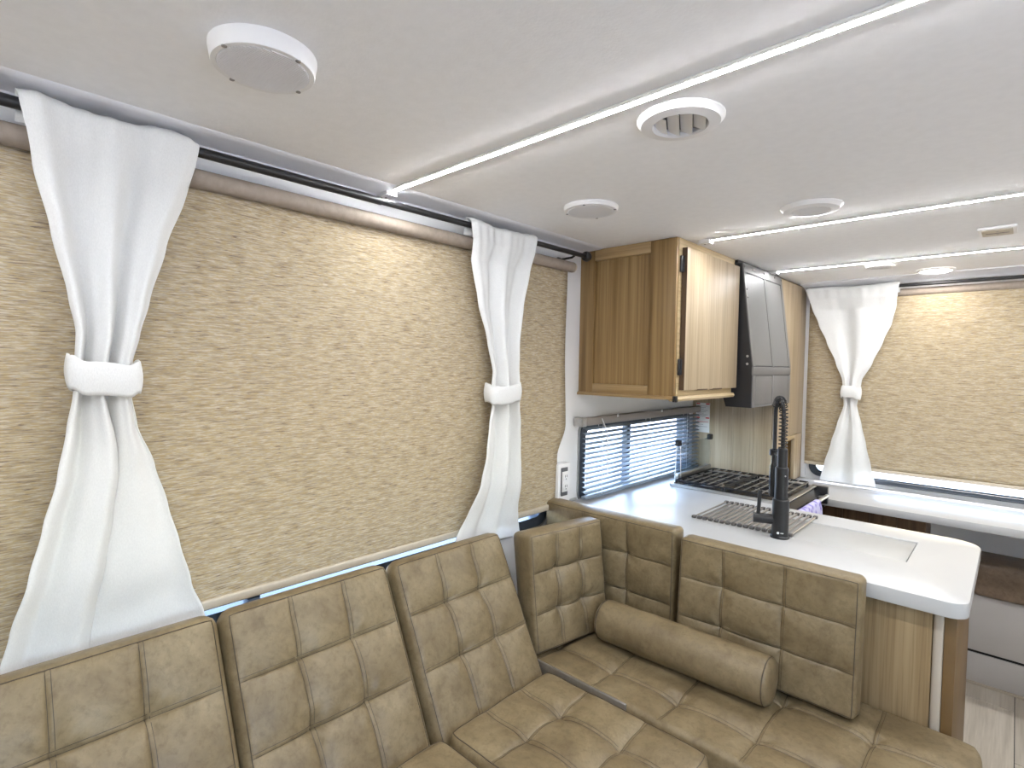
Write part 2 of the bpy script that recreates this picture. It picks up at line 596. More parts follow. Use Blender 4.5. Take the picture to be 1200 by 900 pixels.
def window_x(name, y0, y1, z0, z1, mull, label, r=0.055):
    """a caravan window in the left wall"""
    m = MB().ring(rrect(y0 - .022, y1 + .022, z0 - .022, z1 + .022, r), rrect(y0 + .016, y1 - .016, z0 + .016, z1 - .016, r - .02), 'yz', XW - .052, XW + .010)
    w = struct(name, m, 'frame', label)
    obj('gasket', MB().ring(rrect(y0 - .034, y1 + .034, z0 - .034, z1 + .034, r + .012), rrect(y0 - .020, y1 + .020, z0 - .020, z1 + .020, r), 'yz', XW, XW + .006), 'steel', w)
    for q in mull:
        obj('mullion', MB().box(XW - .045, XW - .012, q - .016, q + .016, z0, z1, .003), 'frame', w)
    ys = [y0] + list(mull) + [y1]
    for a, b in zip(ys[:-1], ys[1:]):
        obj('pane', MB().box(XW - .034, XW - .030, a + .01, b - .01, z0, z1), 'glass', w, smooth=0)
    return w
window_x('window_1', *W1, (0.55,), 'dark framed side window mostly covered by the large shade')
window_x('window_2', *W2, (2.40,), 'dark framed galley window behind the slatted blind')
m = MB().ring(rrect(W4[0] - .022, W4[1] + .022, W4[2] - .022, W4[3] + .022, .055), rrect(W4[0] + .016, W4[1] - .016, W4[2] + .016, W4[3] - .016, .035), 'yz', XR - .010, XR + .052)
w4 = struct('fill_window_4', m, 'frame', 'added dark framed window for fill light opposite the sofa')  # unseen window, added so daylight fills the ceiling and curtains
for a, b in ((W4[0], .15), (.15, W4[1])):
    obj('pane', MB().box(XR + .028, XR + .032, a, b, W4[2], W4[3]), 'glass', w4, smooth=0)  # panes of the added fill window
m = MB().ring(rrect(W3[0] - .022, W3[1] + .022, W3[2] - .022, W3[3] + .022, .06), rrect(W3[0] + .016, W3[1] - .016, W3[2] + .010, W3[3] - .016, .04), 'xz', YF - .022, YF + .052)
w3 = struct('window_3', m, 'frame', 'dark framed end window mostly covered by the far shade')
obj('frame_rail', MB().box(W3[0] + .03, W3[1] - .03, YF - .030, YF - .022, W3[2] - .018, W3[2] + .002, .002), 'frame', w3)
for a, b in ((W3[0], .05), (.05, W3[1])):
    obj('pane', MB().box(a, b, YF + .028, YF + .032, W3[2], W3[3]), 'glass', w3, smooth=0)

# ---------------------------------------------------------------- peninsula and galley
PEN_Y0, PEN_Y1, PEN_X1, CT = 1.785, 2.490, -0.068, 0.90
pen = thing('peninsula_cabinet', 'oak peninsula cabinet with pale edge strip under the white worktop', 'cabinet', (-.75, 2.15, 0))
CY0, CY1, CX1 = 1.832, 2.46, -.092
obj('carcass', MB().box(XW + .002, CX1 - .034, CY0 + .012, CY1, 0, .858), 'oak_edge', pen)
edges = [XW + .004, -1.20, -.98, -.755, -.53, -.305, -.142]
for a, b in zip(edges[:-1], edges[1:]):
    obj('panel', MB().box(a + .0006, b - .0006, CY0, CY0 + .012, .0, .858, .0008, 1), 'oak_panel', pen)
obj('edge_strip', MB().box(-.141, -.118, CY0 - .004, CY0 + .020, 0, .858, .008, 3), 'edge_trim', pen)
obj('end_panel', MB().box(-.1175, CX1, CY0 + .001, CY1, 0, .858, .002), 'oak_edge', pen)
obj('shadow_rail', MB().box(XW + .004, -.14, CY0 - .004, CY0 + .010, .845, .859, .001), 'oak_edge', pen)

# worktop: peninsula plus the leg along the wall, with the sink cut out
SX0, SX1, SY0, SY1 = -.90, -.232, 2.068, 2.338
outer = []
def arc(cx, cy, r, a0, a1, n=8):
    return [(cx + r * math.cos(math.radians(a0 + (a1 - a0) * k / n)), cy + r * math.sin(math.radians(a0 + (a1 - a0) * k / n))) for k in range(n + 1)]
outer += [(XW, PEN_Y0)]
outer += arc(PEN_X1 - .045, PEN_Y0 + .045, .045, -90, 0)
outer += arc(PEN_X1 - .085, PEN_Y1 - .085, .085, 0, 90)
outer += [(-.745, PEN_Y1), (-.745, 2.493), (-.745, 3.098), (XW, 3.098)]
inner = [(SX0, SY0), (SX1, SY0), (SX1, SY1), (SX0, SY1)]
bm = bmesh.new()
def loop(pts, z):
    vs = [bm.verts.new((p[0], p[1], z)) for p in pts]
    es = [bm.edges.new((vs[k], vs[(k + 1) % len(vs)])) for k in range(len(vs))]
    return vs, es
ov, oe = loop(outer, CT)
iv, ie = loop(inner, CT)
bmesh.ops.triangle_fill(bm, use_beauty=True, edges=oe + ie)
r = bmesh.ops.extrude_face_region(bm, geom=list(bm.faces))
for e in r['geom']:
    if isinstance(e, bmesh.types.BMVert):
        e.co.z -= .042
bmesh.ops.recalc_face_normals(bm, faces=list(bm.faces))
sharp = [e for e in bm.edges if len(e.link_faces) == 2 and e.calc_face_angle(0) > .9]
bmesh.ops.bevel(bm, geom=sharp, offset=.003, segments=2, profile=.5, affect='EDGES')
m = MB(); m.bm(bm)
wt = obj('worktop', m, 'quartz')
tag(wt, 'white stone L-shaped worktop with rounded corner behind the sofa', 'worktop')
obj('sink_cover', MB().box(SX0 + .003, SX1 - .003, SY0 + .003, SY1 - .003, CT - .03, CT - .0045, .003), 'sink', wt)
obj('backsplash', MB().box(XW + .001, XW + .010, 1.85, 1.93, CT + .001, CT + .01), 'quartz', wt)

# ---------------------------------------------------------------- upper cabinet
UX1, UY0, UY1, UZ0 = -.966, 1.937, 2.512, 1.385
uc = thing('upper_cabinet', 'oak wall cabinet with recessed end panel above the galley window', 'cabinet', (-1.19, 2.22, UZ0))
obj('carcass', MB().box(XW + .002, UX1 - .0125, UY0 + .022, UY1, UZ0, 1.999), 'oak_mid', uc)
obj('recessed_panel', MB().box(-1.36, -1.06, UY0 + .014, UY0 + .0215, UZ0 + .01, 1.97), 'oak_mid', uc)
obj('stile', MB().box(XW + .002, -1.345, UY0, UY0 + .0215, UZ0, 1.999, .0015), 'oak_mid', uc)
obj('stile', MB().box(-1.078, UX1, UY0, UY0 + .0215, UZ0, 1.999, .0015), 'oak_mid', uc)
obj('rail', MB().box(-1.3445, -1.0785, UY0, UY0 + .0215, 1.952, 1.999, .0015), 'oak_trim_x', uc)
obj('rail', MB().box(-1.3445, -1.0785, UY0, UY0 + .0215, UZ0, 1.423, .0015), 'oak_trim_x', uc)
# face frame
obj('face_frame', MB().ring([(UY0 + .0165, UZ0), (UY1, UZ0), (UY1, 1.9995), (UY0 + .0165, 1.9995)], [(UY0 + .06, 1.44), (UY1 - .04, 1.44), (UY1 - .04, 1.955), (UY0 + .06, 1.955)], 'yz', UX1 - .0125, UX1), 'oak_trim', uc)
ud = obj('door', MB().box(UX1 + .003, UX1 + .0225, 1.982, 2.516, 1.409, 1.965, .002), 'oak_pale', uc)
obj('edge_band', MB().box(UX1 + .0015, UX1 + .0215, 1.9802, 1.982, 1.410, 1.964), 'door_edge', ud)
for z in (1.90, 1.50):
    obj('hinge', MB().box(UX1 + .0005, UX1 + .008, 1.962, 1.981, z - .032, z + .032, .002).cyl((UX1 + .009, 1.977, z - .03), (UX1 + .009, 1.977, z + .03), .004, n=10), 'black', ud)
for y in (2.15, 2.30):
    obj('finger_pull', MB().box(UX1 + .006, UX1 + .0235, y - .05, y + .05, 1.4065, 1.4125, .002), 'door_edge', ud)
# light rail moulding round the bottom
m = MB().prism([(UY0 - .010, 1.372), (UY0 - .012, 1.379), (UY0 - .006, 1.386), (UY0 + .02, 1.386), (UY0 + .02, 1.372)], 'yz', XW + .003, UX1 + .004)
obj('bottom_moulding', m, 'oak_trim_x', uc)
m = MB().prism([(UX1 + .010, 1.366), (UX1 + .016, 1.375), (UX1 + .010, 1.386), (UX1 - .02, 1.386), (UX1 - .02, 1.366)], 'xz', UY0 + .004, UY1 + .004)
obj('bottom_moulding', m, 'oak_trim', uc)
obj('corner_bracket', MB().box(UX1 + .003, UX1 + .018, UY0 - .014, UY0 + .004, 1.364, 1.388, .002), 'black', uc)

# ---------------------------------------------------------------- tall cabinet behind the cooktop
tc = thing('tall_cabinet', 'tall pale oak cabinet with open cubby between cooktop and far desk', 'cabinet', (-1.18, 3.35, .9))
TX, TY0 = -.945, 3.10
pe = [XW + .003, -1.30, -1.18, -1.06, TX - .0206]
for a, b in zip(pe[:-1], pe[1:]):
    obj('panel', MB().box(a + .0004, b - .0004, TY0, TY0 + .015, .902, 1.999, .0008, 1), 'oak_pale', tc)
obj('carcass', MB().box(XW + .003, TX - .02, TY0 + .016, 3.597, 1.10, 1.999).box(XW + .003, -1.30, TY0 + .016, 3.597, .0, 1.10).box(-1.30, TX - .02, TY0 + .016, 3.27, 0, 1.10).box(-1.30, TX - .02, 3.47, 3.597, 0, 1.10).box(-1.30, TX - .02, 3.27, 3.47, 0, .85), 'oak_edge', tc)
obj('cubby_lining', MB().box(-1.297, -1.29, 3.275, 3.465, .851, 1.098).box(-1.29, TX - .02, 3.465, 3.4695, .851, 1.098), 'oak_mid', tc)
obj('stile', MB().box(TX - .02, TX, TY0, 3.282, .902, 1.112, .001), 'oak_pale', tc)
obj('stile', MB().box(TX - .02, TX, 3.452, 3.597, .843, 1.112, .001), 'oak_pale', tc)
obj('rail', MB().box(TX - .02, TX, 3.2825, 3.4515, 1.085, 1.112, .001), 'oak_trim', tc)
obj('upper_door', MB().box(TX - .018, TX + .002, TY0, 3.584, 1.116, 1.985, .002), 'oak_pale', tc)
obj('end_strip', MB().box(TX - .02, TX, 3.5845, 3.598, 1.113, 1.985, .001), 'edge_trim', tc)

# warning label on the wood panel
lb = tag(obj('warning_label', MB().box(-1.396, -1.312, TY0 - .0012, TY0 - .0002, 1.115, 1.290), 'paper', smooth=0), 'white warning label with red marks on the wood beside the blind', 'label')
m = MB()
for (x0, x1, z) in ((-1.394, -1.372, 1.281), (-1.336, -1.314, 1.281), (-1.394, -1.372, 1.198), (-1.336, -1.314, 1.198)):
    m.box(x0, x1, TY0 - .0018, TY0 - .0011, z, z + .007)
m.box(-1.39, -1.318, TY0 - .0018, TY0 - .0011, 1.176, 1.1785)
obj('red_marks', m, 'red', lb, smooth=0)['kind'] = 'stuff'
m = MB()
for k in range(10):
    z = 1.27 - k * .0085 if k < 8 else 1.16 - (k - 8) * .012
    m.box(-1.388, -1.325 - .012 * (k % 3), TY0 - .0017, TY0 - .0011, z, z + .0022)
obj('print_lines', m, 'ink', lb, smooth=0)['kind'] = 'stuff'

# ---------------------------------------------------------------- range hood
hd = thing('range_hood', 'grey paneled range hood with black side over the cooktop', 'range hood', (-1.15, 2.82, 1.318))
HY0, HY1 = 2.535, 3.090
prof = [(-1.415, 1.985), (-.945, 1.985), (-.884, 1.505), (-.884, 1.318), (-.998, 1.318), (-1.03, 1.42), (-1.415, 1.42)]
obj('body', MB().prism(prof, 'xz', HY0, HY1), 'black', hd, smooth=0)
def hood_pt(t, off):      # along the slanted front, t = 0 top, 1 = fold
    a, b = Vector((-.945, 0, 1.985)), Vector((-.884, 0, 1.505))
    n = Vector((.480, 0, .061)).normalized()
    return a.lerp(b, t) + n * off
def hood_sheet(y0, y1, t0, t1, o0, o1):
    ps = [hood_pt(t0, o0), hood_pt(t0, o1), hood_pt(t1, o1), hood_pt(t1, o0)]
    return MB().prism([(p.x, p.z) for p in ps], 'xz', y0, y1)
ymid = (HY0 + HY1) / 2
obj('face_sheet', hood_sheet(HY0, HY1, 0, 1, .0003, .003), 'hood_line', hd, smooth=0)
obj('top_band', hood_sheet(HY0, HY1, 0.0, .085, .003, .007), 'hood', hd, smooth=0)
for a, b in ((HY0 + .035, ymid - .013), (ymid + .013, HY1 - .035)):
    obj('front_panel', hood_sheet(a, b, .098, .985, .003, .0062), 'hood', hd, smooth=0)
for a, b in ((HY0, HY0 + .032), (ymid - .010, ymid + .010), (HY1 - .032, HY1)):
    obj('frame_strip', hood_sheet(a, b, .086, .992, .003, .007), 'hood', hd, smooth=0)
obj('fold_band', MB().box(-.8838, -.877, HY0, HY1, 1.468, 1.507, .002), 'hood', hd)
obj('lower_sheet', MB().box(-.8838, -.8805, HY0, HY1, 1.318, 1.468), 'hood_line', hd, smooth=0)
for a, b in ((HY0 + .035, ymid - .013), (ymid + .013, HY1 - .035)):
    obj('lower_panel', MB().box(-.8805, -.8775, a, b, 1.330, 1.464, .001), 'hood', hd)
for a, b in ((HY0, HY0 + .032), (ymid - .010, ymid + .010), (HY1 - .032, HY1)):
    obj('frame_strip', MB().box(-.8805, -.877, a, b, 1.319, 1.467, .001), 'hood', hd)
obj('lower_edge', MB().box(-.8805, -.877, HY0 + .033, HY1 - .033, 1.3185, 1.328, .001), 'hood', hd)
for y, t in ((HY0 + .016, .03), (HY0 + .12, .03), (ymid, .03), (HY1 - .12, .03), (HY1 - .016, .03), (HY0 + .016, .25), (HY0 + .016, .33)):
    p = hood_pt(t, .007)
    obj('rivet', MB().lathe((p.x, y, p.z), [(.0055, 0), (.005, .002), (.003, .0035), (0, .004)], 12, (.48, 0, .061)), 'screw', hd)
for z in (1.555, 1.520):
    obj('rivet', MB().lathe((-.905, HY0, z), [(.006, 0), (.005, .003), (0, .004)], 12, (0, -1, 0)), 'steel', hd)
obj('top_filler', MB().box(-1.415, -.955, HY0 - .015, HY1 + .01, 1.986, 1.999), 'black', hd)

# ---------------------------------------------------------------- cooktop range
rg = thing('gas_range', 'black gas cooktop with wire grates set in the white worktop', 'cooktop', (-.95, 2.77, 0))
RY0, RY1, RX0, RX1 = 2.515, 3.005, -1.26, -.70
obj('oven_body', MB().box(-1.20, -.738, RY0 + .01, RY1 - .01, 0.02, .857), 'black', rg)
obj('pan', MB().box(RX0, RX1 - .03, RY0, RY1, CT + .0005, CT + .010, .003), 'black_gloss', rg)
obj('rim', MB().ring(rrect(RX0 - .004, RX1 - .026, RY0 - .004, RY1 + .004, .012), rrect(RX0 + .008, RX1 - .038, RY0 + .008, RY1 - .008, .008), 'xy', CT + .001, CT + .014), 'steel', rg)
obj('control_panel', MB().prism([(RX1 - .036, CT + .010), (RX1 - .03, CT + .012), (RX1 + .010, CT - .020), (RX1 + .010, CT - .085), (RX1 - .036, CT - .085)], 'xz', RY0, RY1), 'black_gloss', rg)
obj('front_trim', MB().box(RX1 - .034, RX1 - .012, RY0, RY1, CT + .010, CT + .0155, .002), 'steel', rg)
obj('end_block', MB().box(RX1 - .04, RX1 + .035, RY1 + .001, RY1 + .026, CT - .07, CT + .014, .003), 'black', rg)
for k in range(4):
    y = RY0 + .09 + k * .105
    obj('knob', MB().lathe((RX1 + .010, y, CT - .060), [(.016, 0), (.016, .008), (.012, .012), (0, .013)], 20, (1, 0, 0)), 'black', rg)
obj('oven_door', MB().box(-.737, -.712, RY0 + .01, RY1 - .01, .25, .80, .004), 'black_gloss', rg)
hnd = obj('oven_handle', MB().cyl((RX1 + .040, RY0 + .005, CT - .022), (RX1 + .040, RY1 - .03, CT - .022), .009, n=14), 'steel', rg)
for y in (RY0 + .05, RY1 - .05):
    obj('bracket', MB().cyl((RX1 + .005, y, CT - .030), (RX1 + .040, y, CT - .022), .006, n=10), 'steel', hnd)
for (bx, by, br) in ((-1.10, 2.65, .040), (-1.10, 2.88, .034), (-.86, 2.76, .046)):
    b = obj('burner', MB().lathe((bx, by, CT + .010), [(br * 1.15, 0), (br * 1.15, .006), (br, .008), (br, .016), (br * .9, .020), (0, .021)], 28), 'black', rg)
    obj('burner_ring', MB().lathe((bx, by, CT + .0105), [(br * 1.5, 0), (br * 1.45, .003), (br * 1.2, .003)], 28), 'steel', b)
for gi, (gx0, gx1) in enumerate(((-1.235, -1.000), (-.988, -.750))):
    gr = obj('grate', MB().tube([(gx0, RY0 + .02, CT + .030), (gx1, RY0 + .02, CT + .030), (gx1, RY1 - .02, CT + .030), (gx0, RY1 - .02, CT + .030), (gx0, RY0 + .02, CT + .0302)], .0045, 6), 'black', rg)
    nb = 6
    for k in range(1, nb):
        x = gx0 + (gx1 - gx0) * k / nb
        obj('bar', MB().cyl((x, RY0 + .02, CT + .031), (x, RY1 - .02, CT + .031), .0032, n=6), 'steel', gr)
    for k in range(1, 4):
        y = RY0 + .02 + (RY1 - RY0 - .04) * k / 4
        obj('bar', MB().cyl((gx0, y, CT + .030), (gx1, y, CT + .030), .0036, n=6), 'black', gr)
    for px, py in ((gx0, RY0 + .02), (gx1, RY0 + .02), (gx0, RY1 - .02), (gx1, RY1 - .02)):
        obj('foot', MB().cyl((px, py, CT + .009), (px, py, CT + .030), .005, n=8), 'black', gr)
# the raised glass lid
lid = obj('glass_lid', MB().box(-1.266, -1.260, 2.600, 2.992, .945, 1.105, .0015), 'lid_glass', rg)
obj('lid_rail', MB().box(-1.272, -1.252, 2.596, 2.996, .918, .948, .002), 'steel', lid)
for y in (2.600, 2.992):
    obj('corner_bumper', MB().box(-1.274, -1.248, y - .016, y + .016, 1.092, 1.122, .006, 3), 'rubber', lid)
obj('side_wire', MB().tube([(-1.250, 2.603, 1.095), (-1.244, 2.603, .92)], .003, 6).tube([(-1.262, 2.585, 1.095), (-1.262, 2.575, .92), (-1.25, 2.56, .905)], .0025, 6), 'steel', lid)
for y in (2.66, 2.93):
    obj('hinge', MB().box(-1.285, -1.245, y - .02, y + .02, CT + .011, .922, .003), 'black', lid)

# towel over the oven handle
m = MB()
TW0, TW1 = 2.520, 2.80
hx, hz = RX1 + .040, CT - .022
path = []
for k in range(13):
    path.append((hx - .016 - .004 * math.sin(k), hz - .30 + .30 * k / 12))
for k in range(1, 9):
    a = PI - PI * k / 8
    path.append((hx + .016 * math.cos(a), hz + .014 * math.sin(a)))
for k in range(1, 15):
    path.append((hx + .018 + .004 * math.sin(k * .7), hz - .36 * k / 14))
vs, fs = [], []
nw = 24
for j, (x, z) in enumerate(path):
    for i2 in range(nw + 1):
        u = i2 / nw
        drop = min(1, abs(z - hz) / .15)
        vs.append((x + .006 * math.sin(u * 17 + j * .1) * drop * (1 if x > hx else -1) * .6 + (.004 if x > hx else -.004) * drop, TW0 + (TW1 - TW0) * u, z))
for j in range(len(path) - 1):
    for i2 in range(nw):
        a = j * (nw + 1) + i2
        fs.append((a, a + 1, a + nw + 2, a + nw + 1))
m.add(vs, fs)
tw = tag(obj('dish_towel', m, 'towel', smooth=60), 'lavender patterned dish towel hung over the oven handle', 'towel')
sm = tw.modifiers.new('thickness', 'SOLIDIFY'); sm.thickness = .003

# ---------------------------------------------------------------- venetian blind on the galley window
vb = thing('venetian_blind', 'grey horizontal slat blind glowing blue on the galley window', 'blind', (-1.385, 2.5, .91))
BX, BY0, BY1 = -1.378, 1.935, 3.088
obj('headrail', MB().box(BX - .016, BX + .016, BY0 - .01, BY1, 1.236, 1.270, .003), 'headrail', vb)
obj('end_bracket', MB().box(BX - .03, BX + .018, BY0 - .038, BY0 - .0105, 1.233, 1.273, .002), 'steel', vb)
tilt = math.radians(18)
sl = MB()
n = 6
pts = []
for k in range(n + 1):
    w = -.0125 + .025 * k / n
    c = .0022 * (1 - (w / .0125) ** 2)
    pts.append((w * math.cos(tilt) - c * math.sin(tilt), -w * math.sin(tilt) + c * math.cos(tilt)))
vs, fs = [], []
for yy in (BY0, BY1):
    for th in (0, .0009):
        for (x, z) in pts:
            vs.append((x, yy - (BY0 + BY1) / 2, z + th))
k1 = n + 1
for k in range(n):
    fs += [(k, k + 1, 2 * k1 + k + 1, 2 * k1 + k), (k1 + k, 3 * k1 + k, 3 * k1 + k + 1, k1 + k + 1), (k, k1 + k, k1 + k + 1, k + 1), (2 * k1 + k, 2 * k1 + k + 1, 3 * k1 + k + 1, 3 * k1 + k)]
fs += [(0, 2 * k1, 3 * k1, k1), (n, k1 + n, 3 * k1 + n, 2 * k1 + n)]
sl.add(vs, fs)
slat_me = mesh_of('slat', sl, (0, 0, 0), 'slat')
for k in range(14):
    inst('slat', slat_me, vb, (BX, (BY0 + BY1) / 2, 1.218 - k * .0218))
obj('bottom_rail', MB().box(BX - .013, BX + .013, BY0, BY1, .908, .920, .003), 'slat', vb)
for y in (2.06, 2.49, 2.92):
    obj('ladder_cord', MB().cyl((BX + .0135, y, .915), (BX + .0135, y, 1.236), .0011, n=6).cyl((BX - .0135, y + .004, .915), (BX - .0135, y + .004, 1.236), .0011, n=6), 'cord', vb)
obj('tilt_wand', MB().tube([(BX + .02, 2.04, 1.262), (BX + .026, 2.075, 1.20), (BX + .026, 2.085, 1.00)], .0026, 8), 'cord', vb)
obj('hook', MB().box(BX + .016, BX + .020, 2.17, 2.18, 1.262, 1.278).box(BX + .016, BX + .020, 2.60, 2.61, 1.262, 1.278), 'cord', vb)

# ---------------------------------------------------------------- far desk, bench, panels
DZ = .842
dk = thing('desk', 'white desk top running below the far window', 'desk', (0.1, 3.33, 0))
obj('top', MB().box(-.944, XR - .002, 3.078, 3.568, DZ - .036, DZ, .004), 'quartz', dk)
wpe = [-.93, -.80, -.67, -.545, -.425, -.306]
for a, b in zip(wpe[:-1], wpe[1:]):
    obj('panel', MB().box(a + .0006, b - .0006, 3.37, 3.382, .0, DZ - .037, .0008, 1), 'walnut', dk)
obj('side', MB().box(-.325, -.306, 3.384, 3.598, 0, DZ - .037), 'walnut', dk)
obj('bracket', MB().box(-.87, -.70, 3.10, 3.14, DZ - .052, DZ - .037, .004), 'black', dk)
bn = thing('bench_seat', 'brown padded bench on a grey base under the far desk', 'bench', (.45, 3.47, 0))
bs = MB()
obj('cushion', MB().box(-.118, XR - .01, 3.345, 3.58, .438, .603, .022, 4), 'leather_brown', bn)
obj('base', MB().box(-.150, XR - .01, 3.375, 3.59, .165, .437, .004), 'grey_vinyl', bn)
obj('gap', MB().box(-.140, XR - .012, 3.39, 3.585, .150, .165), 'void', bn)
obj('plinth', MB().box(-.160, XR - .01, 3.38, 3.59, .012, .150, .003), 'grey_vinyl', bn)
obj('floor_strip', MB().box(-.165, XR - .01, 3.372, 3.385, .0, .012, .003), 'edge_trim', bn)
obj('end_gap', MB().box(-.175, -.162, 3.40, 3.59, .0, .60), 'void', bn)

# ---------------------------------------------------------------- faucet
fx, fy = -.595, 2.036
fc = thing('kitchen_faucet', 'black spring-neck kitchen faucet standing behind the sink cover', 'faucet', (fx, fy, CT))
obj('base', MB().lathe((fx, fy, CT), [(0, 0), (.031, 0), (.031, .006), (.028, .009), (.0275, .135), (.025, .138), (0, .138)], 32), 'black', fc)
obj('column', MB().lathe((fx, fy, CT), [(.0215, .137), (.0215, .248), (.0185, .252), (0, .252)], 28).lathe((fx, fy, CT), [(.0165, .25), (.0165, .315), (.0135, .319), (0, .319)], 24), 'black', fc)
obj('pin', MB().lathe((fx + .016, fy - .0145, CT + .223), [(.003, 0), (.0025, .002), (0, .0025)], 10, (.74, -.67, 0)), 'steel', fc)
# neck: goes up, arches over away from the sofa and comes down to the spray head
dirv = Vector((-.497, .868, 0)).normalized()
neck = []
base = Vector((fx, fy, CT))
for k in range(12):
    neck.append(base + Vector((0, 0, .315 + .115 * k / 11)))
Ra = .058
for k in range(1, 19):
    a = PI * k / 18
    neck.append(base + dirv * (Ra - Ra * math.cos(a)) + Vector((0, 0, .430 + Ra * math.sin(a))))
for k in range(1, 8):
    neck.append(base + dirv * (2 * Ra) + Vector((0, 0, .430 - .15 * k / 7)))
obj('hose', MB().tube(neck, .0070, 10), 'black', fc)
# helix round the neck
import bisect
cum = [0]
for a, b in zip(neck[:-1], neck[1:]):
    cum.append(cum[-1] + (b - a).length)
hel = []
turns = 21
side = dirv.cross(Vector((0, 0, 1))).normalized()
for k in range(turns * 12 + 1):
    s = .60 * cum[-1] * k / (turns * 12)
    i2 = min(len(neck) - 2, max(0, bisect.bisect_right(cum, s) - 1))
    t = (s - cum[i2]) / max(1e-9, cum[i2 + 1] - cum[i2])
    p = neck[i2].lerp(neck[i2 + 1], t)
    tg = (neck[i2 + 1] - neck[i2]).normalized()
    nb = tg.cross(side)
    a = 2 * PI * k / 12
    hel.append(p + (side * math.cos(a) + nb * math.sin(a)) * .0135)
obj('spring', MB().tube(hel, .0021, 6), 'black', fc)
hp = base + dirv * (2 * Ra)
obj('spray_head', MB().lathe(hp, [(0, .120), (.012, .120), (.0155, .127), (.0155, .235), (.011, .245), (.009, .30), (0, .30)], 24), 'black_gloss', fc)
obj('dock_arm', MB().tube([base + Vector((0, 0, .285)), hp + Vector((0, 0, .285))], .006, 10).lathe(hp, [(.014, .275), (.018, .275), (.018, .297), (.014, .297)], 20), 'black', fc)
ls = Vector((-.80, -.30, 0)).normalized()
valve = obj('valve', MB().cyl(base + Vector((0, 0, .062)) + ls * .02, base + Vector((0, 0, .062)) + ls * .088, .0175, n=24).cyl(base + Vector((0, 0, .062)) + ls * .0555, base + Vector((0, 0, .062)) + ls * .0575, .0183, n=24), 'black', fc)
lv = base + ls * .072 + Vector((0, 0, .075))
obj('lever', MB().cyl(lv, lv + Vector((0.004, 0, .088)), .0062, .0068, n=16), 'black', fc)
cd = Vector((-fx, -fy, 0)).normalized()
sd = Vector((0, 0, 1)).cross(cd)
pl = base + cd * .0277 + Vector((0, 0, .022))
m = MB().cyl(pl - sd * .006, pl - sd * .006 + cd * .0008, .0042, n=16)
for k, wdt in enumerate((.002, .0024, .002)):
    q = pl + sd * (.003 + .0036 * k)
    m.cyl(q - cd * .002, q + cd * .0006, wdt * .75, n=6)
obj('logo', m, 'logo', fc, smooth=0)

# ---------------------------------------------------------------- roll-up drying rack
dr = thing('drying_rack', 'roll-up drying rack of grey rods lying on the worktop beside the faucet', 'drying rack', (-.75, 2.23, CT))
rod_me = mesh_of('rod', MB().cyl((0, -.165, 0), (0, .165, 0), .0036, n=8), (0, 0, 0), 'rod_grey')
cap_me = mesh_of('end_cap', MB().box(-.008, .008, -.009, .009, -.0055, .0055, .003), (0, 0, 0), 'silicone')
for k in range(17):
    x = -.918 + k * .0218
    yy = 2.222 + (x + .75) * .06
    inst('rod', rod_me, dr, (x, yy, CT + .0060))
    for s in (-1, 1):
        inst('end_cap', cap_me, dr, (x, yy + s * .163, CT + .0060))

# ---------------------------------------------------------------- wall outlet
ot = thing('power_outlet', 'white double power outlet with dark bezel below the shade edge', 'outlet', (-1.38, 1.79, .945))
obj('box', MB().box(XW + .001, -1.376, 1.752, 1.834, .905, 1.085, .004), 'wall', ot)
obj('bezel', MB().box(-1.376, -1.370, 1.767, 1.811, .950, 1.070, .003), 'outlet_dark', ot)
pt = obj('plate', MB().box(-1.370, -1.366, 1.769, 1.809, .968, 1.054, .002), 'plastic', ot)
for z in (.990, 1.032):
    rc = obj('receptacle', MB().box(-1.366, -1.3635, 1.774, 1.804, z - .016, z + .016, .002), 'plastic', pt)
    # slots are sub-pieces of the receptacle, joined
    obj('slots', MB().box(-1.3636, -1.3628, 1.782, 1.7845, z - .002, z + .008).box(-1.3636, -1.3628, 1.7935, 1.796, z - .002, z + .008).cyl((-1.3637, 1.789, z - .009), (-1.3628, 1.789, z - .009), .0025, n=10), 'void', ot, smooth=0)

# ---------------------------------------------------------------- roller shades
def shade_left():
    t = thing('roller_shade', 'wide woven tan roller shade covering the side window behind the sofa', 'roller shade', (-1.385, .7, .90))
    m = MB()
    ny, nz = 60, 60
    z0, z1, y0 = .915, 1.905, -.45
    vs, fs = [], []
    for j in range(nz + 1):
        z = z0 + (z1 - z0) * j / nz
        yr = 1.800 + .006 * math.sin((z - 1.0) * 9)
        if z < 1.25:
            k = (1.25 - z) / .13
            yr -= .050 * (k * k * (3 - 2 * k) if k < 1 else 1) - (.012 * min(1, max(0, (1.12 - z) / .15)))
        for i2 in range(ny + 1):
            u = i2 / ny
            y = y0 + (yr - y0) * u
            x = -1.386 + .0035 * math.sin(y * 5 + z * 2) * (1 - (z - z0) / (z1 - z0)) + .004 * max(0, (u - .9) / .1) ** 2 * math.sin(z * 6)
            vs.append((x, y, z))
    for j in range(nz):
        for i2 in range(ny):
            a = j * (ny + 1) + i2
            fs.append((a, a + 1, a + ny + 2, a + ny + 1))
    m.add(vs, fs)
    f = obj('fabric', m, 'shade', t, smooth=60)
    sm = f.modifiers.new('thickness', 'SOLIDIFY'); sm.thickness = .0012
    obj('roller', MB().cyl((-1.372, -.50, 1.910), (-1.372, 1.813, 1.910), .0215, n=24), 'shade_roll', t)
    obj('end_cap', MB().cyl((-1.372, 1.813, 1.910), (-1.372, 1.821, 1.910), .020, n=20), 'hem', t)
    m = MB()
    m.box(-1.392, -1.379, y0, 1.772, .903, .927, .005, 3)
    obj('hem_bar', m, 'hem', t)
shade_left()
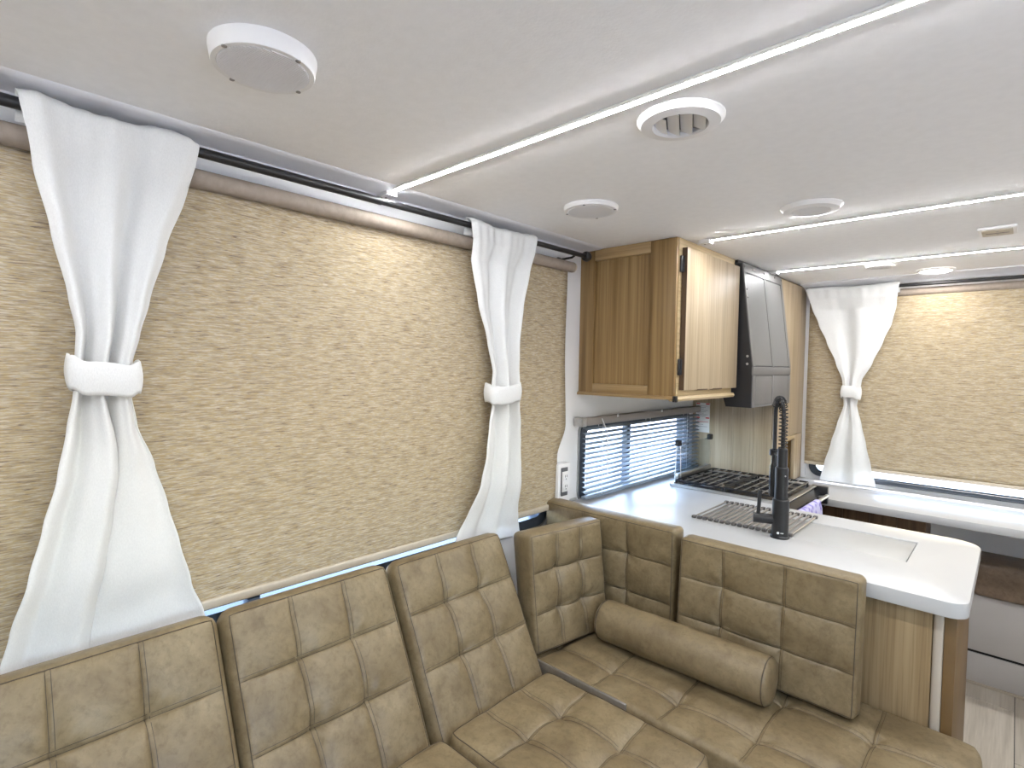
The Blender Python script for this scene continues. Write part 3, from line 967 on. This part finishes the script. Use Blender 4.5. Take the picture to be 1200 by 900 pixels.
def shade_far():
    t = thing('roller_shade', 'pale woven roller shade covering the end window above the desk', 'roller shade', (.05, 3.54, .93))
    x0, x1, z0, z1 = -.915, 1.04, .945, 1.915
    m = MB()
    nx, nz = 40, 40
    vs, fs = [], []
    for j in range(nz + 1):
        z = z0 + (z1 - z0) * j / nz
        for i2 in range(nx + 1):
            x = x0 + (x1 - x0) * i2 / nx
            vs.append((x, 3.553 + .003 * math.sin(x * 6 + z * 3), z))
    for j in range(nz):
        for i2 in range(nx):
            a = j * (nx + 1) + i2
            fs.append((a, a + 1, a + nx + 2, a + nx + 1))
    m.add(vs, fs)
    f = obj('fabric', m, 'shade', t, smooth=60)
    sm = f.modifiers.new('thickness', 'SOLIDIFY'); sm.thickness = .0012
    obj('roller', MB().cyl((x0, 3.556, 1.922), (x1, 3.556, 1.922), .020, n=24), 'shade_roll', t)
    obj('hem_bar', MB().box(x0, x1, 3.547, 3.559, .933, .951, .004, 3), 'hem', t)
shade_far()

# ---------------------------------------------------------------- curtain rods
cr = thing('curtain_rod', 'long black curtain rod above the side window', 'curtain rod', (-1.332, .7, 1.95))
obj('rod', MB().cyl((-1.332, -.60, 1.957), (-1.332, 1.835, 1.957), .0095, n=16), 'black', cr)
obj('sleeve', MB().cyl((-1.332, -.60, 1.957), (-1.332, .86, 1.957), .0112, n=16), 'black', cr)
obj('finial', MB().lathe((-1.332, 1.835, 1.957), [(.011, 0), (.011, .006), (.018, .010), (.021, .018), (.021, .028), (.016, .038), (0, .042)], 24, (0, 1, 0)), 'black', cr)
for y in (1.775, -.2):
    obj('bracket', MB().tube([(-1.332, y, 1.948), (-1.345, y, 1.942), (-1.40, y, 1.940), (-1.412, y, 1.938), (-1.412, y, 1.905)], .0048, 8).box(-1.419, -1.409, y - .010, y + .010, 1.895, 1.95, .002), 'black', cr)
cr2 = thing('curtain_rod', 'slim black curtain rod above the end window', 'curtain rod', (.1, 3.50, 1.94))
obj('rod', MB().cyl((-.925, 3.505, 1.953), (XR - .01, 3.505, 1.953), .0085, n=14), 'black', cr2)
for x in (.45,):
    obj('bracket', MB().tube([(x, 3.505, 1.944), (x, 3.53, 1.94), (x, 3.598, 1.94)], .0045, 8), 'black', cr2)

# ---------------------------------------------------------------- curtains
def interp(tab, z):
    if z >= tab[0][0]:
        return tab[0][1:]
    for a, b in zip(tab[:-1], tab[1:]):
        if a[0] >= z >= b[0]:
            t = (a[0] - z) / (a[0] - b[0])
            t = t * t * (3 - 2 * t) * .5 + t * .5
            return tuple(p + (q - p) * t for p, q in zip(a[1:], b[1:]))
    return tab[-1][1:]

def curtain(label, tab, tie, place, seed, header=.0, nf=3.5, foldback=True, d0=0.0, topfn=None, ak=1.0):
    """tab rows: z, s_left, s_right, fold position; place(s,d,z) -> world"""
    rnd = random.Random(seed)
    ph = [rnd.uniform(0, 6.28) for _ in range(6)]
    nu, nv = 96, 150
    ztop, zbot = tab[0][0], tab[-1][0]
    zt = (tie[0] + tie[1]) / 2
    vs, fs = [], []
    PK_ = [(ztop - .052, -.0135), (ztop - .034, -.0135), (ztop - .020, -.0135), (ztop - .010, -.010), (ztop - .003, -.004)]
    rows = [(None, q) for q in PK_] + [(j / nv, None) for j in range(nv + 1)]
    for v, pk_ in rows:
        if v is None:
            v = 0
            zz = pk_[0]
        else:
            zz = ztop + (zbot - ztop) * v
        sl_, sr_, sf = interp(tab, ztop if pk_ else zz)
        w = sr_ - sl_
        k = math.exp(-((zz - zt) / .11) ** 2)          # closeness to the tie
        low = max(0, min(1, (zt - .04 - zz) / .16))      # below the tie
        top = max(0, min(1, (zz - (ztop - .10)) / .08))
        for i2 in range(nu + 1):
            u = i2 / nu
            z = zz
            if topfn:
                z += topfn(u) * max(0, 1 - (ztop - zz) / (.02 if pk_ else .05))
            amp = (.015 + .004 * k) * ak
            d = amp * math.sin(2 * PI * nf * u + ph[0] + .8 * math.sin(3 * v + ph[1]) * (1 - .5 * top))
            d += .35 * amp * math.sin(2 * PI * nf * 1.9 * u + ph[2] + 2.2 * v)
            # rod pocket: the cloth goes over the rod and hangs behind it a little way
            if pk_:
                d = pk_[1] + .25 * d
            else:
                hz = max(0, min(1, (zz - (ztop - .13)) / .06))
                over = max(0, min(1, (ztop - zz) / .012))
                d = d * (1 - .6 * hz) + hz * .0225 * over + .0022 * math.sin(2 * PI * 8.3 * u + ph[5]) * math.exp(-(ztop - zz) / .09)
            # bundle rounding near the tie
            d += .010 * k * (1 - (2 * u - 1) ** 2)
            g = u
            if foldback and low > 0:
                # sharp fold: front layer runs to sf, turns back and comes out again behind it
                fpos = (sf - sl_) / w
                if u < .52:
                    g2 = fpos * (u / .52)
                    d2 = d + .012 * low
                elif u < .62:
                    t = (u - .52) / .10
                    g2 = fpos - (.10 * math.sin(t * PI * .5)) * (1 - .2 * t)
                    d2 = d * (1 - t) + .012 * low * (1 - 2 * t) 
                else:
                    t = (u - .62) / .38
                    a0 = fpos - .08
                    g2 = a0 + (1 - a0) * t
                    d2 = d * .6 - .010 * low
                g = u * (1 - low) + g2 * low
                d = d * (1 - low) + d2 * low
            s = sl_ + w * g
            d += .0018 * noise.noise(Vector((s * 22, z * 16, seed)))
            # small hanging droop wrinkles below the header
            vs.append(place(s, d0 + d, z))
    for j in range(len(rows) - 1):
        for i2 in range(nu):
            a = j * (nu + 1) + i2
            fs.append((a, a + 1, a + nu + 2, a + nu + 1))
    mid = interp(tab, zt)
    t = thing('curtain', label, 'curtain', place((tab[0][1] + tab[0][2]) / 2, d0, zbot), 'white tied curtains')
    m = MB(); m.add(vs, fs)
    c = obj('panel', m, 'curtain', t, smooth=70)
    sm = c.modifiers.new('thickness', 'SOLIDIFY'); sm.thickness = .0016; sm.offset = 0
    # tie band: a soft loop round the bundle
    m = MB()
    a0, a1 = mid[0] - .004, mid[1] + .004
    cs, hw, hd_ = (a0 + a1) / 2, (a1 - a0) / 2 + .003, .027
    nb, nz2 = 48, 8
    vs, fs = [], []
    for j in range(nz2 + 1):
        z = tie[0] + (tie[1] - tie[0]) * j / nz2
        puff = .004 * math.sin(PI * j / nz2)
        for i2 in range(nb):
            th = 2 * PI * i2 / nb
            ct, st = math.cos(th), math.sin(th)
            ex = .55
            s = cs + (hw + puff) * math.copysign(abs(ct) ** ex, ct)
            d = d0 + .004 + (hd_ + puff) * math.copysign(abs(st) ** ex, st)
            zz = z + .006 * math.sin(th * 2 + ph[3]) - (s - cs) * .10 * (1 if seed == 1 else .02) + .0022 * math.sin(th * 7 + ph[4])
            vs.append(place(s, d, zz))
    for j in range(nz2):
        for i2 in range(nb):
            fs.append((j * nb + i2, j * nb + (i2 + 1) % nb, (j + 1) * nb + (i2 + 1) % nb, (j + 1) * nb + i2))
    m.add(vs, fs)
    b = obj('tieback', m, 'curtain', t, smooth=60)
    sm = b.modifiers.new('thickness', 'SOLIDIFY'); sm.thickness = .004; sm.offset = 0
    return t

def wallL(s, d, z):
    k = max(0, min(1, (1.08 - z) / .15))
    return (-1.334 + d * (1 - .3 * k) - .024 * k * k * (3 - 2 * k), s, z)
def wallF(s, d, z):
    return (s, 3.507 - d, z)
curtain('large white tied curtain at the left end of the side window', [
    (1.981, .097, .394, .26), (1.86, .118, .374, .26), (1.74, .142, .336, .25), (1.62, .166, .305, .24), (1.55, .177, .288, .24), (1.49, .174, .274, .24), (1.43, .171, .270, .25), (1.36, .160, .280, .255), (1.27, .144, .312, .244), (1.18, .122, .336, .234), (1.09, .101, .358, .222), (.99, .076, .384, .206), (.91, .060, .412, .196), (.86, .050, .425, .19)],
    (1.495, 1.430), wallL, 1, nf=2.6, topfn=lambda u: .005 * math.sin(u * 9.5 + .4))
curtain('narrow white tied curtain near the right end of the side window', [
    (1.978, 1.188, 1.512, 1.40), (1.86, 1.207, 1.490, 1.40), (1.71, 1.238, 1.452, 1.39), (1.58, 1.280, 1.434, 1.38), (1.475, 1.305, 1.432, 1.38), (1.43, 1.298, 1.434, 1.39), (1.36, 1.300, 1.436, 1.39), (1.275, 1.286, 1.455, 1.385), (1.19, 1.270, 1.470, 1.38), (1.10, 1.248, 1.476, 1.375), (.99, 1.208, 1.482, 1.37), (.91, 1.166, 1.492, 1.36), (.85, 1.148, 1.500, 1.35)],
    (1.428, 1.364), wallL, 2, nf=2.2, topfn=lambda u: .004 * math.sin(u * 7 + 1))
curtain('white tied curtain at the far window beside the tall oak cabinet', [
    (1.972, -.924, -.473, -.66), (1.86, -.890, -.484, -.66), (1.76, -.852, -.502, -.66), (1.66, -.808, -.538, -.67), (1.54, -.758, -.584, -.67), (1.44, -.722, -.632, -.67), (1.375, -.716, -.640, -.665), (1.30, -.710, -.650, -.665), (1.19, -.738, -.624, -.662), (1.08, -.765, -.599, -.66), (.96, -.794, -.572, -.65), (.856, -.815, -.546, -.645)],
    (1.405, 1.340), wallF, 3, nf=1.7, ak=.75, topfn=lambda u: .004 * math.sin(u * 8))

# ---------------------------------------------------------------- ceiling fixtures
def led_strip(y, x_lit, x_cap, x_end, label, slope=0.0):
    t = thing('light_strip', label, 'light strip', ((x_lit + x_end) / 2, y, ZC), 'ceiling light strips')
    obj('channel', MB().box(x_lit - .003, x_end, y - .014, y + .014, ZC - .006, ZC - .0003, .002), 'diffuser', t)
    m = MB().prism([(y + .0058 * math.cos(a * PI / 10), ZC - .0055 - .0028 * math.sin(a * PI / 10)) for a in range(11)], 'yz', x_lit, x_end)
    obj('led_tube', m, 'led', t)
    m = MB().prism(rrect(x_cap, x_lit - .001, y - .019, y + .019, (.006, .017, .017, .006)), 'xy', ZC - .017, ZC - .0003)
    c = obj('end_cap', m, 'plastic', t)
    obj('screw', MB().lathe(((x_cap + x_lit) / 2, y, ZC - .017), [(.004, 0), (.003, .0015), (0, .002)], 10, (0, 0, -1)), 'screw', c)
led_strip(.900, -1.334, -1.400, .95, 'long lit ceiling strip nearest the viewer running from the side wall')
led_strip(2.058, -.882, -.938, .95, 'middle lit ceiling strip starting beside the oak wall cabinet')
led_strip(2.935, -.907, -.957, .95, 'farthest lit ceiling strip starting above the range hood')
led_strip(-.20, -1.30, -1.36, .95, 'added unseen fill light strip behind the viewer above the sofa end')  # out-of-view strip, added to brighten the sofa end and ceiling

def speaker(x, y, r, h, label):
    t = thing('ceiling_speaker', label, 'speaker', (x, y, ZC), 'round ceiling speakers')
    obj('ring', MB().lathe((x, y, ZC - .0002), [(r * 1.02, 0), (r * 1.02, .006), (r, h * .55), (r * .985, h * .9), (r * .965, h), (r * .87, h), (r * .86, h * .94), (0, h * .94)], 56, (0, 0, -1)), 'plastic', t)
    g = MB()
    rg_ = r * .86
    g.lathe((x, y, ZC), [(rg_, h * .945), (rg_ * .7, h * .97), (0, h)], 48, (0, 0, -1))
    gl = obj('grille', g, 'grille', t)
    m = MB()
    k = 0
    nb = 34
    for k in range(nb):
        dx = -rg_ + 2 * rg_ * (k + .5) / nb
        L = math.sqrt(max(0, rg_ ** 2 - dx ** 2)) * .99
        if L > .01:
            m.box(x + dx - .0012, x + dx + .0012, y - L, y + L, ZC - h - .0018, ZC - h * .94)
    o = obj('grille_ribs', m, 'plastic', gl, smooth=0)
    for a in (20, 110, 200, 290):
        a = math.radians(a)
        obj('screw', MB().lathe((x + r * .92 * math.cos(a), y + r * .92 * math.sin(a), ZC - h), [(.0045, 0), (.004, .0015), (0, .002)], 10, (0, 0, -1)), 'screw', t)
speaker(-.915, .368, .080, .026, 'round white ceiling speaker with ribbed grille above the left curtain')
speaker(-1.000, 1.412, .084, .014, 'flush round white ceiling speaker near the oak wall cabinet')

def vent(x, y, r, ang, label, lo=.042):
    t = thing('ceiling_vent', label, 'vent', (x, y, ZC), 'round ceiling vents')
    obj('ring', MB().lathe((x, y, ZC - .0002), [(r * 1.03, 0), (r * 1.03, .003), (r * .99, .006), (r * .93, .013), (r * .66, .016), (r * .62, .012), (r * .62, .002)], 56, (0, 0, -1)), 'plastic', t)
    obj('throat', MB().lathe((x, y, ZC - .0008), [(r * .63, 0), (0, 0.0002)], 40, (0, 0, -1)), 'hood_line', t)
    ca, sa = math.cos(ang), math.sin(ang)
    for k in range(4):
        o = (-1.5 + k) * r * .30
        L = math.sqrt(max(0, (r * .60) ** 2 - o * o))
        if L < .008:
            continue
        c = MB()
        p = []
        for (e, hh) in ((-.5, .004), (.45, .0145)):
            for sgn in (-1, 1):
                oo = o + e * r * .30
                p.append((x + ca * oo - sa * sgn * L, y + sa * oo + ca * sgn * L, ZC - hh))
        q = [(a, b, z - .0016) for a, b, z in p]
        c.add(p + q, [(0, 1, 3, 2), (4, 6, 7, 5), (0, 4, 5, 1), (2, 3, 7, 6), (0, 2, 6, 4), (1, 5, 7, 3)])
        obj('louver', c, 'plastic', t, smooth=0)
    return t
vent(-.512, 1.025, .083, math.radians(25), 'round white louvered vent beside the nearest light strip')
vent(-.480, 1.838, .083, math.radians(80), 'round white ceiling vent beside the middle light strip')
vent(-.490, 3.052, .062, math.radians(60), 'small round grey louvered vent by the farthest light strip')
pk = thing('puck_light', 'glowing round ceiling light above the far window', 'ceiling light', (-.312, 3.365, ZC))
obj('bezel', MB().lathe((-.312, 3.365, ZC - .0002), [(.078, 0), (.078, .003), (.070, .008), (.064, .008)], 48, (0, 0, -1)), 'plastic', pk)
obj('lens', MB().lathe((-.312, 3.365, ZC - .0002), [(.066, .006), (.05, .012), (.03, .0145), (0, .0155)], 40, (0, 0, -1)), 'puck', pk)
sv = thing('ceiling_switch_plate', 'small cream rectangular slotted plate on the ceiling between light strips', 'ceiling plate', (-.07, 2.54, ZC))
obj('plate', MB().box(-.120, -.018, 2.475, 2.605, ZC - .010, ZC - .0003, .003), 'plastic', sv)
obj('insert', MB().box(-.110, -.028, 2.490, 2.590, ZC - .0135, ZC - .0095, .002), 'edge_trim', sv)
obj('slot', MB().box(-.100, -.038, 2.537, 2.543, ZC - .0142, ZC - .0134), 'outlet_dark', sv, smooth=0)
for y in (2.515, 2.565):
    obj('screw', MB().lathe((-.069, y, ZC - .0135), [(.004, 0), (0, .001)], 10, (0, 0, -1)), 'screw', sv)

# ---------------------------------------------------------------- cushions
def cushion(name, label, cat, O, U, V, w, h, d, su, sv_, mat='leather', rc=.03, re=.024, crown=.012, seam_d=.011, tuft_d=.018, lam=.024, seed=0, group=None, thread=True, border=True):
    """tufted block: O lower-left rear corner, U width axis, V height axis, thickness d along U x V"""
    O, U, V = Vector(O), Vector(U).normalized(), Vector(V).normalized()
    Nn = U.cross(V).normalized()
    V = Nn.cross(U).normalized()
    rnd = random.Random(seed)
    def samples(L, seams):
        s = set()
        n = int(L / .0085)
        for k in range(n + 1):
            s.add(round(L * k / n, 5))
        for q in seams:
            for e in (-.0075, -.0045, -.0022, 0, .0032, .0062, .0095):
                s.add(round(q + e, 5))
        for k in range(7):
            e = re * (1 - math.cos(PI / 2 * k / 6))
            s.add(round(e, 5)); s.add(round(L - e, 5))
        out = []
        for x in sorted(s):
            if 0 <= x <= L and (not out or x - out[-1] > .0012):
                out.append(x)
        out[-1] = L
        return out
    us, vs_ = samples(w, su), samples(h, sv_)
    tufts = [(a, b, rnd.uniform(0, 6.28), rnd.uniform(.7, 1.2)) for a in su for b in sv_]
    def disp(u, v):
        x = crown * (1 - (2 * u / w - 1) ** 2) * (1 - (2 * v / h - 1) ** 2) ** .5
        eu = min(1, min(u, w - u) / .05)
        ev = min(1, min(v, h - v) / .05)
        q = 0
        for a in su:
            q = max(q, math.exp(-abs(u - a) / lam))
        q2 = 0
        for b in sv_:
            q2 = max(q2, math.exp(-abs(v - b) / lam))
        x -= seam_d * max(q * ev, q2 * eu)
        # fine groove at the seam line itself
        for a in su:
            x += (.0016 * math.exp(-((u - a - .0032) / .0030) ** 2) - .0024 * math.exp(-((u - a + .0022) / .0022) ** 2)) * ev
        for b in sv_:
            x += (.0016 * math.exp(-((v - b - .0032) / .0030) ** 2) - .0024 * math.exp(-((v - b + .0022) / .0022) ** 2)) * eu
        for (a, b, p, k) in tufts:
            r = math.hypot(u - a, v - b)
            if r < .16:
                x -= tuft_d * k * math.exp(-r / .030)
                th = math.atan2(v - b, u - a)
                x += .0026 * k * math.sin(5 * th + p) * math.exp(-((r - .032) / .024) ** 2)
        x += .0022 * noise.noise(Vector((u * 13 + seed, v * 13, seed * 1.7))) + .0010 * noise.noise(Vector((u * 34, v * 34 + seed, 3.1)))
        return x
    def plan(u, v):
        # squircle the corners of the outline
        a, b = u - w / 2, v - h / 2
        ia, ib = w / 2 - rc, h / 2 - rc
        if abs(a) > ia and abs(b) > ib:
            p, q = (abs(a) - ia) / rc, (abs(b) - ib) / rc
            p2, q2 = p * math.sqrt(1 - q * q / 2), q * math.sqrt(1 - p * p / 2)
            a, b = math.copysign(ia + p2 * rc, a), math.copysign(ib + q2 * rc, b)
        return a + w / 2, b + h / 2
    def surf(u, v, lift=0.0):
        e = min(u, w - u, v, h - v)
        k = 1.0
        z = d
        if e < re:
            t = (re - e) / re
            z = d - re * (1 - math.sqrt(max(0, 1 - t * t)))
            k = 1 - t
        z += disp(u, v) * (k ** .5) + lift
        a, b = plan(u, v)
        return O + U * a + V * b + Nn * z
    m = MB()
    nu, nv = len(us), len(vs_)
    pts = [surf(u, v) for v in vs_ for u in us]
    fs = []
    for j in range(nv - 1):
        for i2 in range(nu - 1):
            a = j * nu + i2
            fs.append((a, a + 1, a + nu + 1, a + nu))
    # boundary loop, taken backwards to the rear
    loop_i = [i2 for i2 in range(nu)] + [j * nu + nu - 1 for j in range(1, nv)] + [(nv - 1) * nu + i2 for i2 in range(nu - 2, -1, -1)] + [j * nu for j in range(nv - 2, 0, -1)]
    cen = O + U * w / 2 + V * h / 2
    prev = loop_i
    n0 = len(pts)
    for (zz, ins) in ((d * .5, -.004), (.018, 0.0), (.005, .006), (0.0, .018)):
        cur = []
        for li in loop_i:
            p = pts[li]
            rel = p - O
            a, b = rel.dot(U), rel.dot(V)
            dirr = Vector((a - w / 2, b - h / 2))
            L = dirr.length
            sc = (L - ins) / L
            pts.append(O + U * (w / 2 + dirr.x * sc) + V * (h / 2 + dirr.y * sc) + Nn * zz)
            cur.append(len(pts) - 1)
        n = len(cur)
        for k in range(n):
            fs.append((prev[k], cur[k], cur[(k + 1) % n], prev[(k + 1) % n]))
        prev = cur
    pts.append(O + U * w / 2 + V * h / 2)
    c = len(pts) - 1
    for k in range(len(prev)):
        fs.append((prev[k], c, prev[(k + 1) % len(prev)]))
    m.add(pts, fs)
    o = obj(name, m, mat, smooth=55)
    tag(o, label, cat, group)
    if thread:
        t = MB()
        def line(fn, a, b, n):
            t.tube([fn(a + (b - a) * k / n) for k in range(n + 1)], .0006, 4)
        for a in su:
            for e in (-.0012, .0068):
                line(lambda v, a=a, e=e: surf(a + e, v, .0004), re * .6, h - re * .6, int(h / .010))
        for b in sv_:
            for e in (-.0012, .0068):
                line(lambda u, b=b, e=e: surf(u, b + e, .0004), re * .6, w - re * .6, int(w / .010))
        obj('stitching', t, 'thread', o)
    if border:
        t = MB()
        e = re * .55
        bl = [(e + (w - 2 * e) * k / 30, e) for k in range(30)] + [(w - e, e + (h - 2 * e) * k / 30) for k in range(30)] + [(w - e - (w - 2 * e) * k / 30, h - e) for k in range(30)] + [(e, h - e - (h - 2 * e) * k / 30) for k in range(31)]
        t.tube([surf(u, v, .0004) for u, v in bl], .0012, 4)
        obj('edge_seam', t, 'thread', o)
    return o

BK = 'sofa back cushions along the side window'
# leaning back cushions: face runs from (x -1.07, z .54) up to (x -1.275, z .935)
lean = Vector((-.205, 0, .395)).normalized()
Ub = Vector((0, 1, 0))
nb_ = Ub.cross(lean).normalized()          # points into the room
th = .072
for i2, (y0, lab) in enumerate(((-.035, 'leaning tufted back cushion at the left end below the large curtain'), (.418, 'leaning tufted back cushion in the middle of the three along the side window'), (.868, 'leaning tufted back cushion of the sofa below the narrow curtain'))):
    wv = .436 if i2 else .448
    hgt = (.470, .468, .462)[i2]
    P = Vector((-1.062, y0, .523)) - nb_ * th - lean * .055
    cushion('back_cushion', lab, 'cushion', P, Ub, lean, wv, hgt + .055, th, [wv * .345, wv * .665], [hgt * .34 + .055, hgt * .665 + .055], rc=.034, re=.026, seed=i2 + 1, group=BK, tuft_d=.026, crown=.018)
# third one continues out of frame
# square cushion turned into the corner
yaw = math.radians(9.5)
Uc = Vector((math.sin(yaw), math.cos(yaw), 0))
Vc = Vector((-.13, .02, 1)).normalized()
nrm = Uc.cross(Vc).normalized()
cushion('square_cushion', 'square tufted cushion set upright on the seat in the sofa corner', 'cushion', Vector((-1.108, 1.318, .546)) - nrm * .10, Uc, Vc, .345, .392, .10, [.118, .232], [.128, .262], rc=.016, re=.016, seed=11, group='loose upright cushions', tuft_d=.028, crown=.016)
# corner cushion against the peninsula
Ux = Vector((1, 0, 0))
cushion('corner_cushion', 'dark upright tufted cushion against the peninsula in the sofa corner', 'cushion', (-1.40, 1.782, .546), Ux, (0, .0, 1), .572, .397, .085, [.19, .385], [.135, .27], rc=.016, re=.016, seed=12, group='loose upright cushions', tuft_d=.016)
cushion('side_cushion', 'wide tufted cushion leaning on the peninsula next to its oak panel', 'cushion', (-.806, 1.752, .545), Ux, (0, .06, 1), .522, .382, .085, [.146, .328], [.125, .252], rc=.018, re=.016, seed=13, group='loose upright cushions', tuft_d=.014)

# seat cushions
SG = 'tufted seat cushions of the sofa'
Ud, Vd = Vector((1, 0, 0)), Vector((0, 1, 0))
for i2, (y0, y1, lab) in enumerate(((-.02, .428, 'tufted sofa seat cushion below the left end back cushion'), (.432, .872, 'tufted sofa seat cushion below the middle back cushion'), (.876, 1.300, 'light tufted sofa seat cushion beside the grey metal rail'))):
    L = y1 - y0
    cushion('seat_cushion', lab, 'cushion', (-1.052, y0, .405), Ud, Vd, .542, L, .137, [.165, .358], [L * .335, L * .665], mat='leather', rc=.05, re=.026, crown=.012, seed=20 + i2, group=SG, tuft_d=.022, lam=.028)
cushion('seat_cushion', 'long tufted corner seat cushion under the bolster beside the peninsula', 'cushion', (-1.30, 1.311, .400), Ud, Vd, 1.272, .511, .138, [.185, .40, .62, .84, 1.06], [.130, .345], mat='leather', rc=.05, re=.020, crown=.010, seed=30, group=SG, border=False, tuft_d=.020, lam=.028)

# bolster
A, Bp = Vector((-1.035, 1.583, .611)), Vector((-.468, 1.592, .613))
ax = (Bp - A).normalized()
Lb = (Bp - A).length
R0 = .068
pr = [(0, 0), (R0 * .6, .0), (R0 * .86, .004), (R0 * .96, .012), (R0, .026)] + [(R0 * (1 + .02 * math.sin(PI * k / 20)), .026 + (Lb - .052) * k / 20) for k in range(1, 20)] + [(R0, Lb - .026), (R0 * .96, Lb - .012), (R0 * .86, Lb - .004), (R0 * .6, Lb), (0, Lb)]
m = MB().lathe(A, pr, 48, ax)
m.v = [tuple(Vector(p) + Vector((0, 0, 1)) * .0016 * noise.noise(Vector(p) * 26)) for p in m.v]
bo = tag(obj('bolster_cushion', m, 'leather', smooth=60), 'cylindrical bolster cushion lying along the corner seat', 'cushion')
for s in (.014, Lb - .014):
    a = ax.orthogonal().normalized(); b = ax.cross(a)
    obj('piping', MB().tube([A + ax * s + (a * math.cos(t * PI / 24) + b * math.sin(t * PI / 24)) * (R0 * .975) for t in range(49)], .0016, 5), 'thread', bo)

# sofa base with the metal rail
tag(obj('sofa_base', MB().box(XW + .004, -.56, -.02, 1.298, .02, .404, .006), 'leather'), 'long upholstered sofa base under the seat cushions along the side window', 'sofa base')
tag(obj('sofa_base', MB().box(XW + .004, -.09, 1.312, 1.822, .02, .399, .006), 'leather'), 'upholstered corner sofa base in front of the peninsula', 'sofa base')
rl = thing('metal_rail', 'short grey metal rail standing between two seat cushions', 'rail', (-.97, 1.311, 0))
obj('bar', MB().box(-1.17, -.768, 1.3015, 1.3095, .405, .548, .002), 'steel', rl)
obj('foot', MB().box(-1.16, -1.12, 1.300, 1.3105, .0, .404, .002), 'steel', rl)
